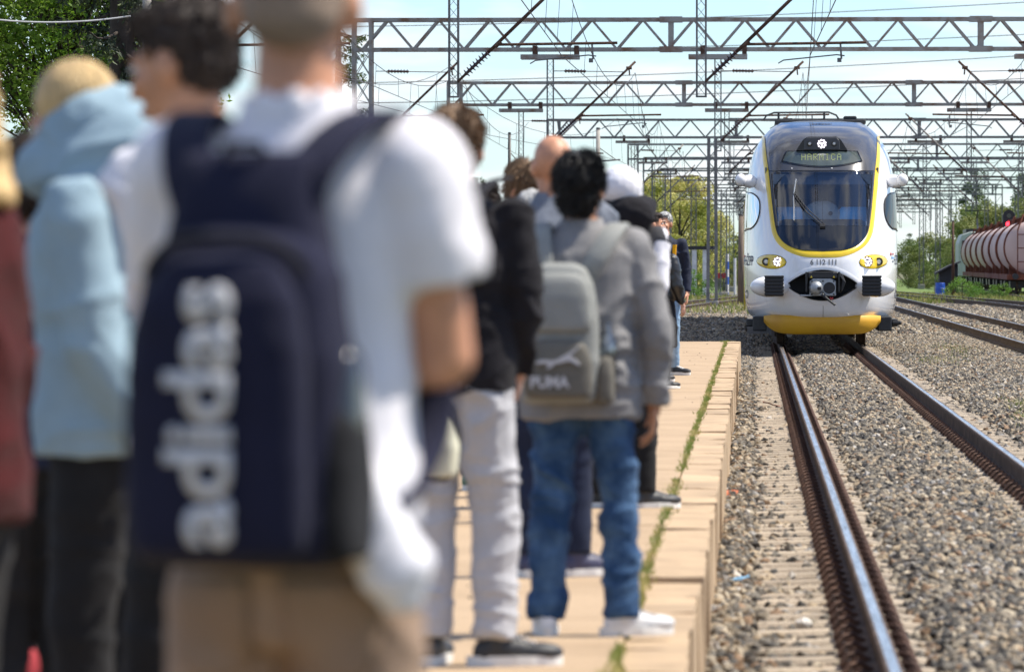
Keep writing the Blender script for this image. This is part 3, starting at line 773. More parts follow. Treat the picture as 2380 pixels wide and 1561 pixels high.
# yellow U band
def strip(name, mat, pin, pout, off, cols=4, parent=train):
    m = MB(); n = len(pin)
    for c in range(cols+1):
        for a, b in zip(pin, pout):
            t = c/cols; x = a[0]+(b[0]-a[0])*t; z = a[1]+(b[1]-a[1])*t; e = off*(1 if 0 < c < cols else .15)
            m.v.append(tuple(on(x, z, e)))
    for c in range(cols):
        for i in range(n-1): m.f.append([c*n+i, c*n+i+1, (c+1)*n+i+1, (c+1)*n+i]); m.mi.append(0)
    return m.build(name, mat, parent, smooth=True, fix=False)
def curve_pts(f, z0, z1, n):
    """U curve through (f(z), z): left side down and right side up, evenly spaced"""
    zs = [z0 + (z1-z0)*(i/260)**2.6 for i in range(261)]
    P = [(f(z), z) for z in zs]; P = [(-x, z) for x, z in reversed(P)] + P[1:]
    d = [0]
    for a, b in zip(P, P[1:]): d.append(d[-1] + math.hypot(b[0]-a[0], b[1]-a[1]))
    out = []
    for k in range(n+1):
        t = d[-1]*k/n; i = min(int(np.searchsorted(d, t)), len(P)-1); i = max(i, 1); s = (t-d[i-1])/max(d[i]-d[i-1], 1e-9)
        out.append((P[i-1][0]+(P[i][0]-P[i-1][0])*s, P[i-1][1]+(P[i][1]-P[i-1][1])*s))
    return out
strip('yellow_band', mt_yellow, curve_pts(maskw, 1.745, 3.9, 120), curve_pts(bandw, 1.622, 3.93, 120), .012)
strip('front_seal', mt_dark, curve_pts(lambda z: maskw(z)-.022, 1.76, 3.9, 120), curve_pts(lambda z: maskw(z)+.008, 1.74, 3.9, 120), .016, 2)
# dark hood above the windscreen
hood_w = lambda z: maskw(min(z, 3.9)) if z < 3.88 else min(hw(z)*.985, 1.05)
grid_patch('hood', mt_hood, lin(3.235, 4.165, 44), lambda z: -hood_w(z), lambda z: hood_w(z), .01, 56)
strip('hood_seam', mt_dark, [(x, 3.915) for x in lin(-.98, .98, 40)], [(x, 3.923) for x in lin(-.98, .98, 40)], .014, 1)
# black frame round the windscreen, then glass and lower panel
WZ0, WZ1 = 2.215, 3.22
ws = lambda z: maskw(z) - .055
strip('windscreen_frame', mt_blackgl, [(-(ws(z)), z) for z in lin(WZ0, WZ1, 30)], [(-maskw(z), z) for z in lin(WZ0, WZ1, 30)], .012, 2)
strip('windscreen_frame', mt_blackgl, [(maskw(z), z) for z in lin(WZ0, WZ1, 30)], [(ws(z), z) for z in lin(WZ0, WZ1, 30)], .012, 2)
strip('windscreen_frame', mt_blackgl, [(x, 3.195) for x in lin(-.975, .975, 40)], [(x, 3.238) for x in lin(-.975, .975, 40)], .012, 2)
grid_patch('windscreen', mt_wind, lin(WZ0, WZ1, 26), lambda z: -ws(z), ws, .006, 40)
grid_patch('lower_panel', mt_blackgl, [1.7455 + .465*(i/30)**2 for i in range(31)], lambda z: -max(maskw(z)-.004, .001), lambda z: max(maskw(z)-.004, .001), .011, 40)
strip('centre_seam', mt_dark, [(-.003, z) for z in lin(WZ0, 3.19, 16)], [(.004, z) for z in lin(WZ0, 3.19, 16)], .012, 1)
MB().tube([on(-.55, 3.265, .012), on(-.55, 3.265, .024)], .012, 8).build('washer_jet', mt_white, train); MB().tube([on(.18, 3.265, .012), on(.18, 3.265, .024)], .012, 8).build('washer_jet', mt_white, train)
# cab interior
cab = MB(); cab.box((-.95, 3.05, 1.85), (.95, 3.1, 3.9)); cab.box((-.9, 1.3, 1.84), (.9, 3.1, 1.86)); cab.box((-.98, 2.3, 3.3), (.98, 3.1, 3.34))
cab.box((-1.05, 1.7, 1.85), (-1.02, 3.1, 3.3)); cab.box((1.02, 1.7, 1.85), (1.05, 3.1, 3.3))
cab.build('cab_lining', mt_cabdark, train)
m = MB(); m.loft([(2.0, 0, 1.45, .86, .42), (2.2, 0, 1.45, .86, .42), (2.3, 0, 1.5, .80, .36), (2.34, 0, 1.52, .7, .3)], 28, 3); m.build('dashboard', mt_recess, train, smooth=True)
for sx, w_ in ((-.62, .27), (.6, .29)):
    m = MB(); m.loft([(2.05, sx, 1.6, w_, .08), (2.4, sx, 1.62, w_, .08), (2.52, sx, 1.66, w_*.96, .075), (2.57, sx, 1.68, w_*.8, .05)], 24, 3.2); m.build('cab_seat', mt_cabblue, train, smooth=True)
m = MB(); m.loft([(2.05, 0, 1.62, .36, .12), (2.45, 0, 1.64, .36, .12), (2.6, 0, 1.68, .27, .1), (2.68, 0, 1.72, .13, .07)], 24, 2.6); m.build('instrument_binnacle', mt_dash, train, smooth=True)
MB().tube([(.16, 1.5, 2.45), (.16, 1.56, 2.45)], .04, 14).build('gauge', mt_dark, train)
m = MB(); m.box((-.9, 1.25, 2.98), (.9, 1.3, 3.17)); m.build('sun_blind', M('blind_cloth', (.12, .16, .22), .9), train)
# wiper
m = MB(); m.tube([on(.0, 2.19, .05), on(-.28, 2.42, .06), on(-.52, 2.77, .05)], .012, 6); m.tube([on(.05, 2.2, .05), on(-.24, 2.45, .07), on(-.50, 2.79, .055)], .009, 6)
m.tube([on(-.05, 2.19, .02), on(.05, 2.19, .02)], .05, 8); m.build('wiper_arm', mt_dark, train)
m = MB(); m.tube([on(-.475, 3.05, .04), on(-.515, 2.75, .045), on(-.515, 2.29, .04)], .014, 6); m.build('wiper_blade', mt_coupler, train)
# destination display
lens = lambda x: .155*(1-(abs(x)/.735)**2.2)
zc = 3.465
def lens_patch(name, mat, a, top, bot, off):
    m = MB(); n = 36; rows = []
    for i in range(n+1):
        x = -a + 2*a*i/n; zt = top(x); zb = bot(x); rows.append([on(x, zb+(zt-zb)*j/6, off) for j in range(7)])
    return m.add([v for r in rows for v in r], [(i*7+j, (i+1)*7+j, (i+1)*7+j+1, i*7+j+1) for i in range(n) for j in range(6)]).build(name, mat, train, smooth=True, fix=False)
dt = lambda x: 3.595 - (.195*max(0, abs(x)-.665)/.077)
db = lambda x: 3.285 + .113*(x/.742)**2
lens_patch('display_frame', mt_blackgl, .742, lambda x: max(dt(x), db(x)+.001), db, .02)
lens_patch('destination_display', mt_disp, .712, lambda x: max(dt(x*1.035)-.02, db(x)+.024), lambda x: db(x)+.022, .024)
def text_mesh(body, size, bold=0.0, spacing=1.0):
    c = bpy.data.curves.new('lettering', 'FONT'); c.body = body; c.size = size; c.offset = bold; c.space_character = spacing
    c.align_x = 'CENTER'; c.resolution_u = 3
    o = bpy.data.objects.new('lettering', c); COL.objects.link(o)
    dg = bpy.context.evaluated_depsgraph_get(); dg.update()
    me = bpy.data.meshes.new_from_object(o.evaluated_get(dg)); bpy.data.objects.remove(o); bpy.data.curves.remove(c)
    return me
def drape(name, me, mat, cx_, cz_, sx, sz, off, parent):
    """lays flat lettering on the curved front; sx, sz: width and height"""
    V = np.array([v.co[:] for v in me.vertices]); lo, hi = V.min(0), V.max(0)
    for v in me.vertices:
        x = cx_ + ((v.co.x-lo[0])/(hi[0]-lo[0])-.5)*sx; z = cz_ + ((v.co.y-lo[1])/(hi[1]-lo[1])-.5)*sz
        v.co = on(x, z, off)
    me.materials.clear(); me.materials.append(mat); return link(name, me, parent)
# dot-matrix letters
FONT5 = {'H': '1000110001100011111110001100011000110001'[:35], 'A': '01110100011000111111100011000110001', 'R': '11110100011000111110101001001010001',
         'M': '10001110111010110101100011000110001', 'I': '01110001000010000100001000010001110', 'C': '01110100011000010000100001000101110'}
FONT5['H'] = '10001' '10001' '10001' '11111' '10001' '10001' '10001'
m = MB(); px_ = .0155; x0 = -.37
for ch in 'HARMICA':
    for r_ in range(7):
        for c_ in range(5):
            if FONT5[ch][r_*5+c_] == '1':
                x = x0 + c_*px_; z = zc + .055 - r_*.0172; h_ = px_*.43
                m.add([on(x-h_, z-h_, .028), on(x+h_, z-h_, .028), on(x+h_, z+h_, .028), on(x-h_, z+h_, .028)], [(0, 1, 2, 3)])
    x0 += .109
m.build('display_lettering', mt_disp_txt, train, fix=False)
# lamp pod above the display
def trap(z): return .485 - .17*max(0, (z-3.6)/.27)
m = MB(); zt0, zt1 = 3.615, 3.865
yfront = S(0, 3.6) - .02
for z in lin(zt0, zt1, 8):
    w = trap(z) - .1*max(0, (z-3.8)/.06)**2*.5
    m.v += [(-w, S(w, z)+.06, z), (-w, yfront, z), (w, yfront, z), (w, S(w, z)+.06, z)]
for j in range(8):
    for i in range(3): a = j*4+i; m.f.append([a, a+1, a+5, a+4]); m.mi.append(0)
m.f.append([32, 33, 34, 35]); m.mi.append(0)
m.build('lamp_pod', M('pod_black', (.012, .012, .014), .3), train, fix=True)
pod = MB().extrude([(-.335, 3.625), (.335, 3.625), (.325, 3.8), (.28, 3.85), (-.28, 3.85), (-.325, 3.8)], yfront-.035, yfront+.05).build('lamp_plate', M('lamp_plate', (.045, .047, .055), .35), train, bevel=.01)
def led_cluster(x, z, y, r, parent, tilt=0):
    base = MB().tube([(x, y, z), (x, y-.012, z)], r*1.05, 20).build('lamp_bezel', mt_bezel, parent)
    m = MB(); pts = [(0, 0), (.3*r, .12*r), (-.3*r, .1*r), (.05*r, -.32*r)] + [(.78*r*math.cos(2*math.pi*k/9+.3), .78*r*math.sin(2*math.pi*k/9+.3)) for k in range(9)]
    for dx, dz in pts: m.tube([(x+dx, y-.01, z+dz), (x+dx, y-.022, z+dz)], r*.20, 10)
    m.build('led_cluster', mt_led, parent)
def round_lamp(x, z, y, r, parent):
    MB().lathe([(r*.2, .0), (r, -.0), (r, -.02), (r*.78, -.026), (r*.7, -.012), (r*.1, -.012)], (x, y, z), 'Y', 18).build('lamp_rim', mt_lensrim, parent, smooth=False)
    MB().lathe([(r*.68, -.008), (r*.5, -.02), (r*.02, -.026)], (x, y, z), 'Y', 16).build('lamp_lens', mt_lens, parent, smooth=True)
led_cluster(0, 3.735, yfront-.04, .088, train)
for sx in (-.225, .225): round_lamp(sx, 3.738, yfront-.036, .05, train)
m = MB()
for k in range(15):
    x = -.19 + .38*k/14; h = .016*math.sqrt(max(0.05, 1-(x/.2)**2)); m.add([on(x-.008, 4.125-h, .016), on(x+.008, 4.125-h, .016), on(x+.008, 4.125+h, .016), on(x-.008, 4.125+h, .016)], [(0, 1, 2, 3)])
m.build('roof_grille', mt_dark, train, fix=False)
# headlamps
for sx in (-1, 1):
    hl = empty('headlamp', (0, 0, 0)); hl.parent = train
    cxl, czl = sx*.935, 1.555
    def ellp(name, mat, ax, az, off, sk):
        m = MB(); rows = []
        for i in range(25):
            t = -1 + 2*i/24; x = cxl + t*ax; h = az*math.sqrt(max(0.0004, 1-t*t)); mid = czl + sk*t*sx
            rows.append([on(x, mid-h+2*h*j/8, off*(1 if 0 < i < 24 and 0 < j < 8 else .2)) for j in range(9)])
        return m.add([v for r in rows for v in r], [(i*9+j, (i+1)*9+j, (i+1)*9+j+1, i*9+j+1) for i in range(24) for j in range(8)]).build(name, mat, hl, smooth=True, fix=False)
    ellp('headlamp_seal', mt_dark, .276, .134, .006, .012); ellp('headlamp_housing', mt_yellow, .268, .126, .016, .012)
    xl_, xr_ = cxl - sx*.115, cxl + sx*.098
    led_cluster(xl_, czl, S(xl_, czl)-.06, .088, hl); MB().tube([(xl_, S(xl_, czl)-.07, czl), (xl_, S(xl_, czl)+.1, czl)], .1, 20).build('lamp_cup', mt_yellow, hl)
    round_lamp(xr_, czl, S(xr_, czl)-.085, .072, hl); MB().tube([(xr_, S(xr_, czl)-.08, czl), (xr_, S(xr_, czl)+.1, czl)], .08, 20).build('lamp_cup', mt_yellow, hl)
# numbers and marks
me = text_mesh('6 112 111', .1, .0025); drape('number_lettering', me, mt_number, 0.01, 1.545, .475, .105, .006, train)
me = text_mesh('HŽPP', .2, .002); V = np.array([v.co[:] for v in me.vertices])
drape('operator_lettering', me, mt_navy_txt, -1.352, 1.60, .17, .23, .008, train)
def quad(name, mat, x0, x1, z0, z1, n=3):
    m = MB(); v = []
    for i in range(n+1):
        x = x0+(x1-x0)*i/n; v += [on(x, z0, .008), on(x, z1, .008)]
    return m.add(v, [(2*i, 2*i+2, 2*i+3, 2*i+1) for i in range(n)]).build(name, mat, train, fix=False)
quad('emblem', mt_redm, -1.435, -1.42, 1.64, 1.68); quad('emblem', mt_bluem, -1.435, -1.425, 1.57, 1.61)
quad('emblem', mt_redm, 1.265, 1.335, 1.685, 1.705); quad('emblem', mt_redm, 1.262, 1.28, 1.665, 1.725); quad('emblem', mt_bluem, 1.29, 1.345, 1.615, 1.64); quad('emblem', mt_bluem, 1.29, 1.303, 1.6, 1.655); quad('emblem', mt_navy_txt, 1.305, 1.325, 1.545, 1.575)
me = text_mesh('HŽPP', .2, .002); drape('operator_lettering', me, mt_navy_txt, 1.39, 1.615, .09, .23, .008, train)
# D-shaped side windows on the nose flanks
for sx in (-1, 1):
    rows = []; rim = []
    for i in range(25):
        t = i/24; z = 2.13 + .735*t; e = 1-(abs(t-.62)/(.62 if t < .62 else .38))**2.4
        xo = 1.425 - .285*max(0, e)**.55; xe = hw(z)*.9985
        rows.append([on(sx*(min(xo, xe-.004) + (xe-min(xo, xe-.004))*j/10), z, .008) for j in range(11)])
        rim.append(on(sx*min(xo, xe-.004), z, .012))
    m = MB(); m.add([v for r in rows for v in r], [(i*11+j, i*11+j+1, (i+1)*11+j+1, (i+1)*11+j) for i in range(24) for j in range(10)])
    m.build('side_window', mt_sidewin, train, smooth=True, fix=False)
    m = MB(); m.add([Vector(v)+Vector((0, .012, 0)) for r in rows for v in r], [(i*11+j, i*11+j+1, (i+1)*11+j+1, (i+1)*11+j) for i in range(24) for j in range(10)])
    MB().tube(rim, .011, 5).build('window_seal', mt_dark, train)
# mirror cameras
for sx in (-1, 1):
    m = MB(); m.ell((sx*1.50, 1.95, 3.075), (.108, .13, .118), nu=20, nv=14); m.cap((sx*1.46, 2.0, 3.06), (sx*1.33, 2.1, 3.05), .1, .13, 14); m.build('mirror_camera', mt_white, train, smooth=True)
    MB().tube([(sx*1.50 + .109*math.cos(a), 1.95, 3.075 + .120*math.sin(a)) for a in lin(.3, 6.0, 24)], .004, 4).build('mirror_seam', mt_dark, train)
# seams of the lower nose
strip('bumper_seam', mt_dark, [(x, 1.105) for x in lin(-1.435, -.66, 26)], [(x, 1.111) for x in lin(-1.435, -.66, 26)], .003, 1)
strip('bumper_seam', mt_dark, [(x, 1.105) for x in lin(.66, 1.435, 26)], [(x, 1.111) for x in lin(.66, 1.435, 26)], .003, 1)
strip('nose_seam', mt_dark, [(.003, z) for z in lin(.52, .88, 12)], [(.011, z) for z in lin(.52, .88, 12)], .003, 1)
for sx in (-1, 1):                                     # swellings that carry the buffer blocks
    m = MB(); m.ell((sx*.955, .21, 1.10), (.37, .235, .195), nu=36, nv=22); m.build('buffer_fairing', mt_white, train, smooth=True)
    m = MB(); m.box((sx*.888-.17, -.19, .925), (sx*.888+.17, .0, 1.295)); bl = m.build('buffer_block', mt_dark, train, bevel=.02)
    for k in range(6):
        z = .945 + .0635*k
        MB().extrude([(sx*.888-.178, z), (sx*.888+.178, z), (sx*.888+.178, z+.04), (sx*.888-.178, z+.04)], -.215, -.185).build('buffer_rib', mt_dark, bl, bevel=.006)
    m = MB(); m.tube([on(sx*(1.385 + .02*math.cos(a)), .95 + .075*math.sin(a), .004) for a in lin(.4, 5.9, 14)], .005, 5); m.build('step_handle', mt_dark, train)
# coupler recess
def eye(x, k=1.0): return (.275*(1-(abs(x)/.665)**2.0)*k)
m = MB(); rows = []
for i in range(41):
    x = -.655 + 1.31*i/40; h = max(eye(x), .012); d = .42*math.sqrt(max(0.0, 1-(x/.66)**2))
    rows.append([Vector((x, S(x, 1.13) - .012 + (d if 0 < j < 8 else 0), 1.125 - h*1.0 + 2.0*h*j/8)) for j in range(9)])
m.add([v for r in rows for v in r], [(i*9+j, (i+1)*9+j, (i+1)*9+j+1, i*9+j+1) for i in range(40) for j in range(8)]); m.build('coupler_recess', mt_recess, train, fix=False)
lens_in = [(-.66+1.32*i/40, 1.125+max(eye(-.66+1.32*i/40), 0)) for i in range(41)]; lens_in += [(x, 2.25-z) for x, z in lens_in[::-1]]
strip('recess_rim', mt_white, lens_in, [(x*1.16, 1.125+(z-1.125)*1.32 + (0.012 if z >= 1.125 else -.012)) for x, z in lens_in], .006, 4)
top = [on(x, z, .004) for x, z in lens_in[:41]]; bot_ = [on(x, z, .004) for x, z in lens_in[41:]][::-1]
MB().tube(top + bot_[::-1], .010, 6).build('recess_lip', mt_dark, train, smooth=True)
mt_hoodpl = M('black_ribbed_plastic', (.022, .022, .024), .5)
cp = empty('coupler', (0, 0, 0)); cp.parent = train
m = MB(); m.box((-.285, -.1, 1.245), (.285, .2, 1.375)); m.build('coupler_cover', mt_hoodpl, cp, bevel=.025)
m = MB()
for k in range(19): m.box((-.18+.02*k-.006, -.108, 1.335), (-.18+.02*k+.006, -.09, 1.378))
m.build('cover_rib', mt_hoodpl, cp)
for sx in (-.21, .2):
    m = MB(); m.add([(sx-.022, -.104, 1.262), (sx+.022, -.104, 1.262), (sx, -.104, 1.305)], [(0, 1, 2)]); m.build('warning_triangle', mt_yellow, cp, fix=False)
for sx in (-.3, .295): MB().box((sx-.018, -.13, 1.0), (sx+.018, .0, 1.37)).build('cover_arm', mt_black_metal, cp, bevel=.006)
m = MB(); m.extrude([(-.245, .93), (.24, .93), (.24, 1.2), (.15, 1.25), (-.18, 1.25), (-.245, 1.2)], -.1, .05); m.build('coupler_face', mt_coupler, cp, bevel=.012)
MB().lathe([(.13, -.1), (.125, -.14), (.09, -.2), (.05, -.22), (.01, -.225)], (-.125, 0, 1.075), 'Y', 24).build('coupler_cone', mt_coupler, cp, smooth=True)
MB().box((-.1, -.245, 1.04), (-.03, -.19, 1.1)).build('coupler_hook', mt_dark, cp, bevel=.01)
MB().lathe([(.118, -.105), (.108, -.112), (.104, -.08), (.09, .03), (.01, .04)], (.115, 0, 1.075), 'Y', 24).build('coupler_funnel', mt_dark, cp, smooth=False)
MB().lathe([(.118, -.1), (.12, -.118), (.108, -.118), (.107, -.1)], (.115, 0, 1.075), 'Y', 24).build('funnel_ring', mt_coupler, cp)
MB().box((-.42, -.1, .925), (-.2, -.06, .955)).build('guide_bar', mt_coupler, cp, bevel=.005)
m = MB(); m.tube([(0, -.12, .955), (.02, -.14, .93), (.1, -.2, .86), (.22, -.26, .765)], [.04, .03, .022, .02], 8); m.build('release_lever', mt_black_metal, cp)
MB().tube([(.13, -.1, .9), (.16, -.12, .87), (.18, -.11, .9)], .016, 6).build('red_tag', mt_redm, cp)
for k in range(3): MB().tube([(.3+.02*k, -.1, 1.33), (.37+.015*k, -.14, 1.22-.02*k), (.35, -.13, 1.08-.02*k), (.31, -.05, 1.0)], .014, 6).build('hose', mt_dark, cp)
for x_, z_ in ((-.2, 1.2), (.2, 1.2), (-.2, .96), (.2, .96), (0, 1.2), (0, .99)): MB().tube([(x_, -.1, z_), (x_, -.112, z_)], .016, 8).build('bolt', mt_dark, cp)
# yellow snow plough
m = MB(); rows = []
for i in range(49):
    t = -1 + 2*i/48; x = 1.075*t; cz = (1-abs(t)**7)
    y = .25 + .55*abs(t)**3; z0 = .45 - .225*cz; z1 = .56 + .085*(1-t*t)*1.0
    zz_ = [z0, z0+.03, .45, .585 - .03*t*t, z1]; yy_ = [y+.05, y, y-.03, y-.02, y+.14]
    rows.append([(x, b, a) for a, b in zip(zz_, yy_)])
m.add([v for r in rows for v in r], [(i*5+j, (i+1)*5+j, (i+1)*5+j+1, i*5+j+1) for i in range(48) for j in range(4)]); m.build('snow_plough', mt_yellowd, train, smooth=True, fix=False)
# running gear below the nose
m = MB(); m.box((-1.28, .9, .28), (-1.02, 3.4, .55)); m.box((1.02, .9, .28), (1.28, 3.4, .55)); m.box((-1.4, 1.1, .36), (-1.2, 1.6, .5)); m.box((1.2, 1.1, .36), (1.4, 1.6, .5)); m.tube([(1.28, 1.0, .43), (1.46, 1.0, .43)], .045, 8)
m.build('underframe', mt_black_metal, train, bevel=.02)
m = MB(); m.box((-.9, 1.0, .28), (.9, 3.6, .5)); m.build('bogie_frame', mt_dark, train, bevel=.02)
MB().tube([(-.6, .98, .22), (-.6, .9, .22)], .055, 12).build('sand_nozzle', mt_coupler, train)
for yw in (2.4, 4.6, 13.4, 15.8, 33, 35.2, 52, 54.2, 68, 70.2):
    for sx in (-1, 1): MB().lathe([(.02, -.07), (.40, -.07), (.41, -.02), (.42, .03), (.45, .035), (.45, .065), (.02, .065)], (sx*.755, yw, .425), 'X', 24).build('wheel', mt_rail_side, train)
    MB().tube([(-.75, yw, .425), (.75, yw, .425)], .085, 10).build('axle', mt_dark, train)
# car bodies behind the nose
zsec = lin(.5, 4.17, 26)
prof = [(hw(z), z) for z in zsec]; prof = prof + [(.4, 4.21), (0, 4.22), (-.4, 4.21)] + [(-x, z) for x, z in reversed(prof)]
for k, (ya, yb) in enumerate(((YE, 18.6), (19.2, 37.0), (37.6, 55.4), (56.0, 74.8))):
    m = MB(); m.rings([[(x, ya, z) for x, z in prof], [(x, yb, z) for x, z in prof]]); cb = m.build('car_body', mt_white, train, autosmooth=35)
    if k: MB().rings([[(x*.93, ya-.62, z*.97+.03) for x, z in prof], [(x*.93, ya+.02, z*.97+.03) for x, z in prof]]).build('gangway_bellows', mt_bellows, train)
    for sx in (-1, 1):
        y = ya + 1.4
        while y < yb - 2.2:
            if int(y) % 3 == 0:
                MB().box((sx*1.443-.012, y, .62), (sx*1.443+.012, y+1.3, 2.75)).build('door', mt_yellow, cb, bevel=.005)
            else: MB().box((sx*1.43-.012, y, 1.75), (sx*1.43+.012, y+1.6, 2.7)).build('window', mt_blackgl, cb, bevel=.005)
            y += 1.95
m = MB(); m.box((-.86, 3.9, 4.15), (.86, 17, 4.245)); m.box((-.72, 5.0, 4.22), (-.5, 16, 4.30)); m.box((.45, 4.6, 4.2), (.7, 12, 4.33)); m.box((-.1, 9, 4.2), (.3, 14, 4.30)); m.build('roof_equipment', mt_black_metal, train, bevel=.02)
# pantograph on the second car
pg = empty('pantograph', (0, 0, 0)); pg.parent = train
for y in (45.9, 46.3): MB().tube([(-1.0, y, 5.3), (-.92, y, 5.42), (-.72, y, 5.5), (.72, y, 5.51), (.92, y, 5.43), (1.0, y, 5.3)], .022, 6).build('contact_strip', mt_black_metal, pg)
m = MB(); m.tube([(-.6, 46.1, 5.5), (-.6, 46.1, 5.3)], .03); m.tube([(.6, 46.1, 5.5), (.6, 46.1, 5.3)], .03); m.tube([(-.68, 46.1, 5.31), (.7, 46.1, 5.31)], .028); m.tube([(-.62, 46, 5.3), (-.25, 47.6, 4.75), (-.2, 49.3, 4.45)], .03); m.tube([(.62, 46, 5.3), (.25, 47.6, 4.75), (.2, 49.3, 4.45)], .03)
m.tube([(0, 49.3, 4.45), (0, 47.2, 4.32)], .045); m.build('pantograph_frame', mt_black_metal, pg)
m = MB(); m.box((-.6, 46.8, 4.24), (.6, 50, 4.3)); [insulator(m, (a, b, 4.2), (a, b, 4.42), .08, 4) for a in (-.5, .5) for b in (47, 49.8)]; m.build('pantograph_base', mt_insul, pg)
# ------------------------------------------------------------------ people
def fold(s, fx=4.5, fz=11, o=0.0):
    """cloth creases: ridged noise stretched sideways"""
    def f(c, n):
        q = Vector((c.x*fx + .7*c.z*fx*.6, c.y*fx, c.z*fz + o)); w = noise.noise(q*.6 + Vector((9, 2, 5)))
        q = q + Vector((w, w, w))*.8
        r1 = 1-min(1, abs(noise.noise(q))*2.4); r2 = 1-min(1, abs(noise.noise(q*2.3 + Vector((3, 1, 7))))*2.6)
        return s*(1.0*(r1**2 - .3) + .35*(r2**2 - .3))*(.45 + .55*min(1, max(0, .5+noise.noise(q*.35)*1.6)))
    return f
def remesh(mb, voxel, name, mats, parent, it=4, disp=None, label=None, extra=None):
    """fuses overlapping shapes into one continuous surface"""
    me = mb.mesh(name, mats); o = bpy.data.objects.new(name, me); COL.objects.link(o)
    bm = bmesh.new(); bm.from_mesh(me); bmesh.ops.recalc_face_normals(bm, faces=bm.faces[:]); bm.to_mesh(me); bm.free()
    r = o.modifiers.new('r', 'REMESH'); r.mode = 'VOXEL'; r.voxel_size = voxel; r.use_smooth_shade = True
    s = o.modifiers.new('s', 'SMOOTH'); s.factor = .5; s.iterations = it
    dg = bpy.context.evaluated_depsgraph_get(); dg.update()
    m2 = bpy.data.meshes.new_from_object(o.evaluated_get(dg)); m2.name = name
    bpy.data.objects.remove(o); bpy.data.meshes.remove(me)
    m2.materials.clear()
    for m in (mats if isinstance(mats, (list, tuple)) else [mats]): m2.materials.append(m)
    if disp:
        nm = [v.normal.copy() for v in m2.vertices]
        for v, n in zip(m2.vertices, nm): v.co += n*disp(v.co, n)
    if extra:
        bm = bmesh.new(); bm.from_mesh(m2)
        for em, mtx in extra:
            t = em.copy(); t.transform(mtx); bm.from_mesh(t); bpy.data.meshes.remove(t)
        bm.to_mesh(m2); bm.free()
    m2.polygons.foreach_set('use_smooth', [True]*len(m2.polygons)); m2.update()
    return link(name, m2, parent, label)

SK = {'fair': M('fair_skin', (.50, .27, .19), .5, 0, .1, 18, 4, .08, 120, sheen=.1), 'warm': M('warm_skin', (.48, .235, .13), .5, 0, .12, 18, 4, .08, 120),
      'ruddy': M('ruddy_skin', (.52, .25, .145), .5, 0, .14, 22, 4, .08, 120)}
HA = {'dark_brown': M('dark_brown_hair', (.035, .021, .014), .5, 0, .3, 60, 5, .7, 220, stretch=(1, 1, .25)), 'brown': M('brown_hair', (.24, .15, .085), .5, 0, .3, 60, 5, .7, 220, stretch=(1, 1, .25)),
      'black': M('black_hair', (.010, .009, .009), .38, 0, .3, 60, 5, .7, 220, stretch=(1, 1, .25)), 'blond': M('blond_hair', (.55, .37, .16), .45, 0, .35, 40, 5, .7, 160, stretch=(1, 1, .25)),
      'stubble': M('cropped_grey_hair', (.235, .17, .125), .75, 0, .12, 90, 4, .3, 400), 'grey': M('grey_hair', (.42, .42, .41), .5, 0, .25, 60, 5, .6, 220, stretch=(1, 1, .25)),
      'chestnut': M('chestnut_hair', (.12, .055, .028), .42, 0, .35, 60, 5, .7, 220, stretch=(1, 1, .25))}
mt_eye = M('eye_white', (.7, .7, .68), .2); mt_iris = M('iris_dark', (.03, .02, .015), .15); mt_lip = M('lip_pink', (.42, .15, .12), .4)
mt_sole = M('white_rubber_sole', (.7, .69, .66), .6)
def cloth(name, col, rough=.9, var=.1, sheen=.05, **k): return M(name, col, rough, 0, var, k.pop('scale', 9), 5, k.pop('bump', .25), k.pop('bscale', 300), sheen=sheen, spec=.1, **k)

# one relaxed right hand, wrist at the origin, fingers towards -z, thumb towards +y, palm towards -x
def hand_mesh():
    m = MB(); m.ell((0, .0, -.045), (.0145, .040, .05)); m.cap((0, 0, .03), (0, 0, -.03), .026, .024)
    m.ell((-.004, .026, -.035), (.014, .018, .035))
    for y_, L, z_ in ((.031, .074, -.082), (.011, .083, -.09), (-.010, .077, -.087), (-.030, .060, -.078)):
        a = Vector((-.0, y_*.9, z_+.02)); b = Vector((-.006, y_, z_-L*.35)); c = Vector((-.024, y_, z_-L*.68)); d = Vector((-.045, y_*.98, z_-L*.86))
        m.cap(a, b, .0095, .009, 8); m.cap(b, c, .009, .008, 8); m.cap(c, d, .008, .0068, 8)
    a = Vector((-.004, .028, -.03)); b = Vector((-.016, .055, -.062)); c = Vector((-.03, .062, -.095)); m.cap(a, b, .013, .0105, 8); m.cap(b, c, .0105, .008, 8)
    o = remesh(m, .0042, 'hand_shape', SK['warm'], None, 2); me = o.data; bpy.data.objects.remove(o); return me
HAND_R = hand_mesh(); HAND_L = HAND_R.copy(); HAND_L.transform(Matrix.Scale(-1, 4, (1, 0, 0))); HAND_L.flip_normals()

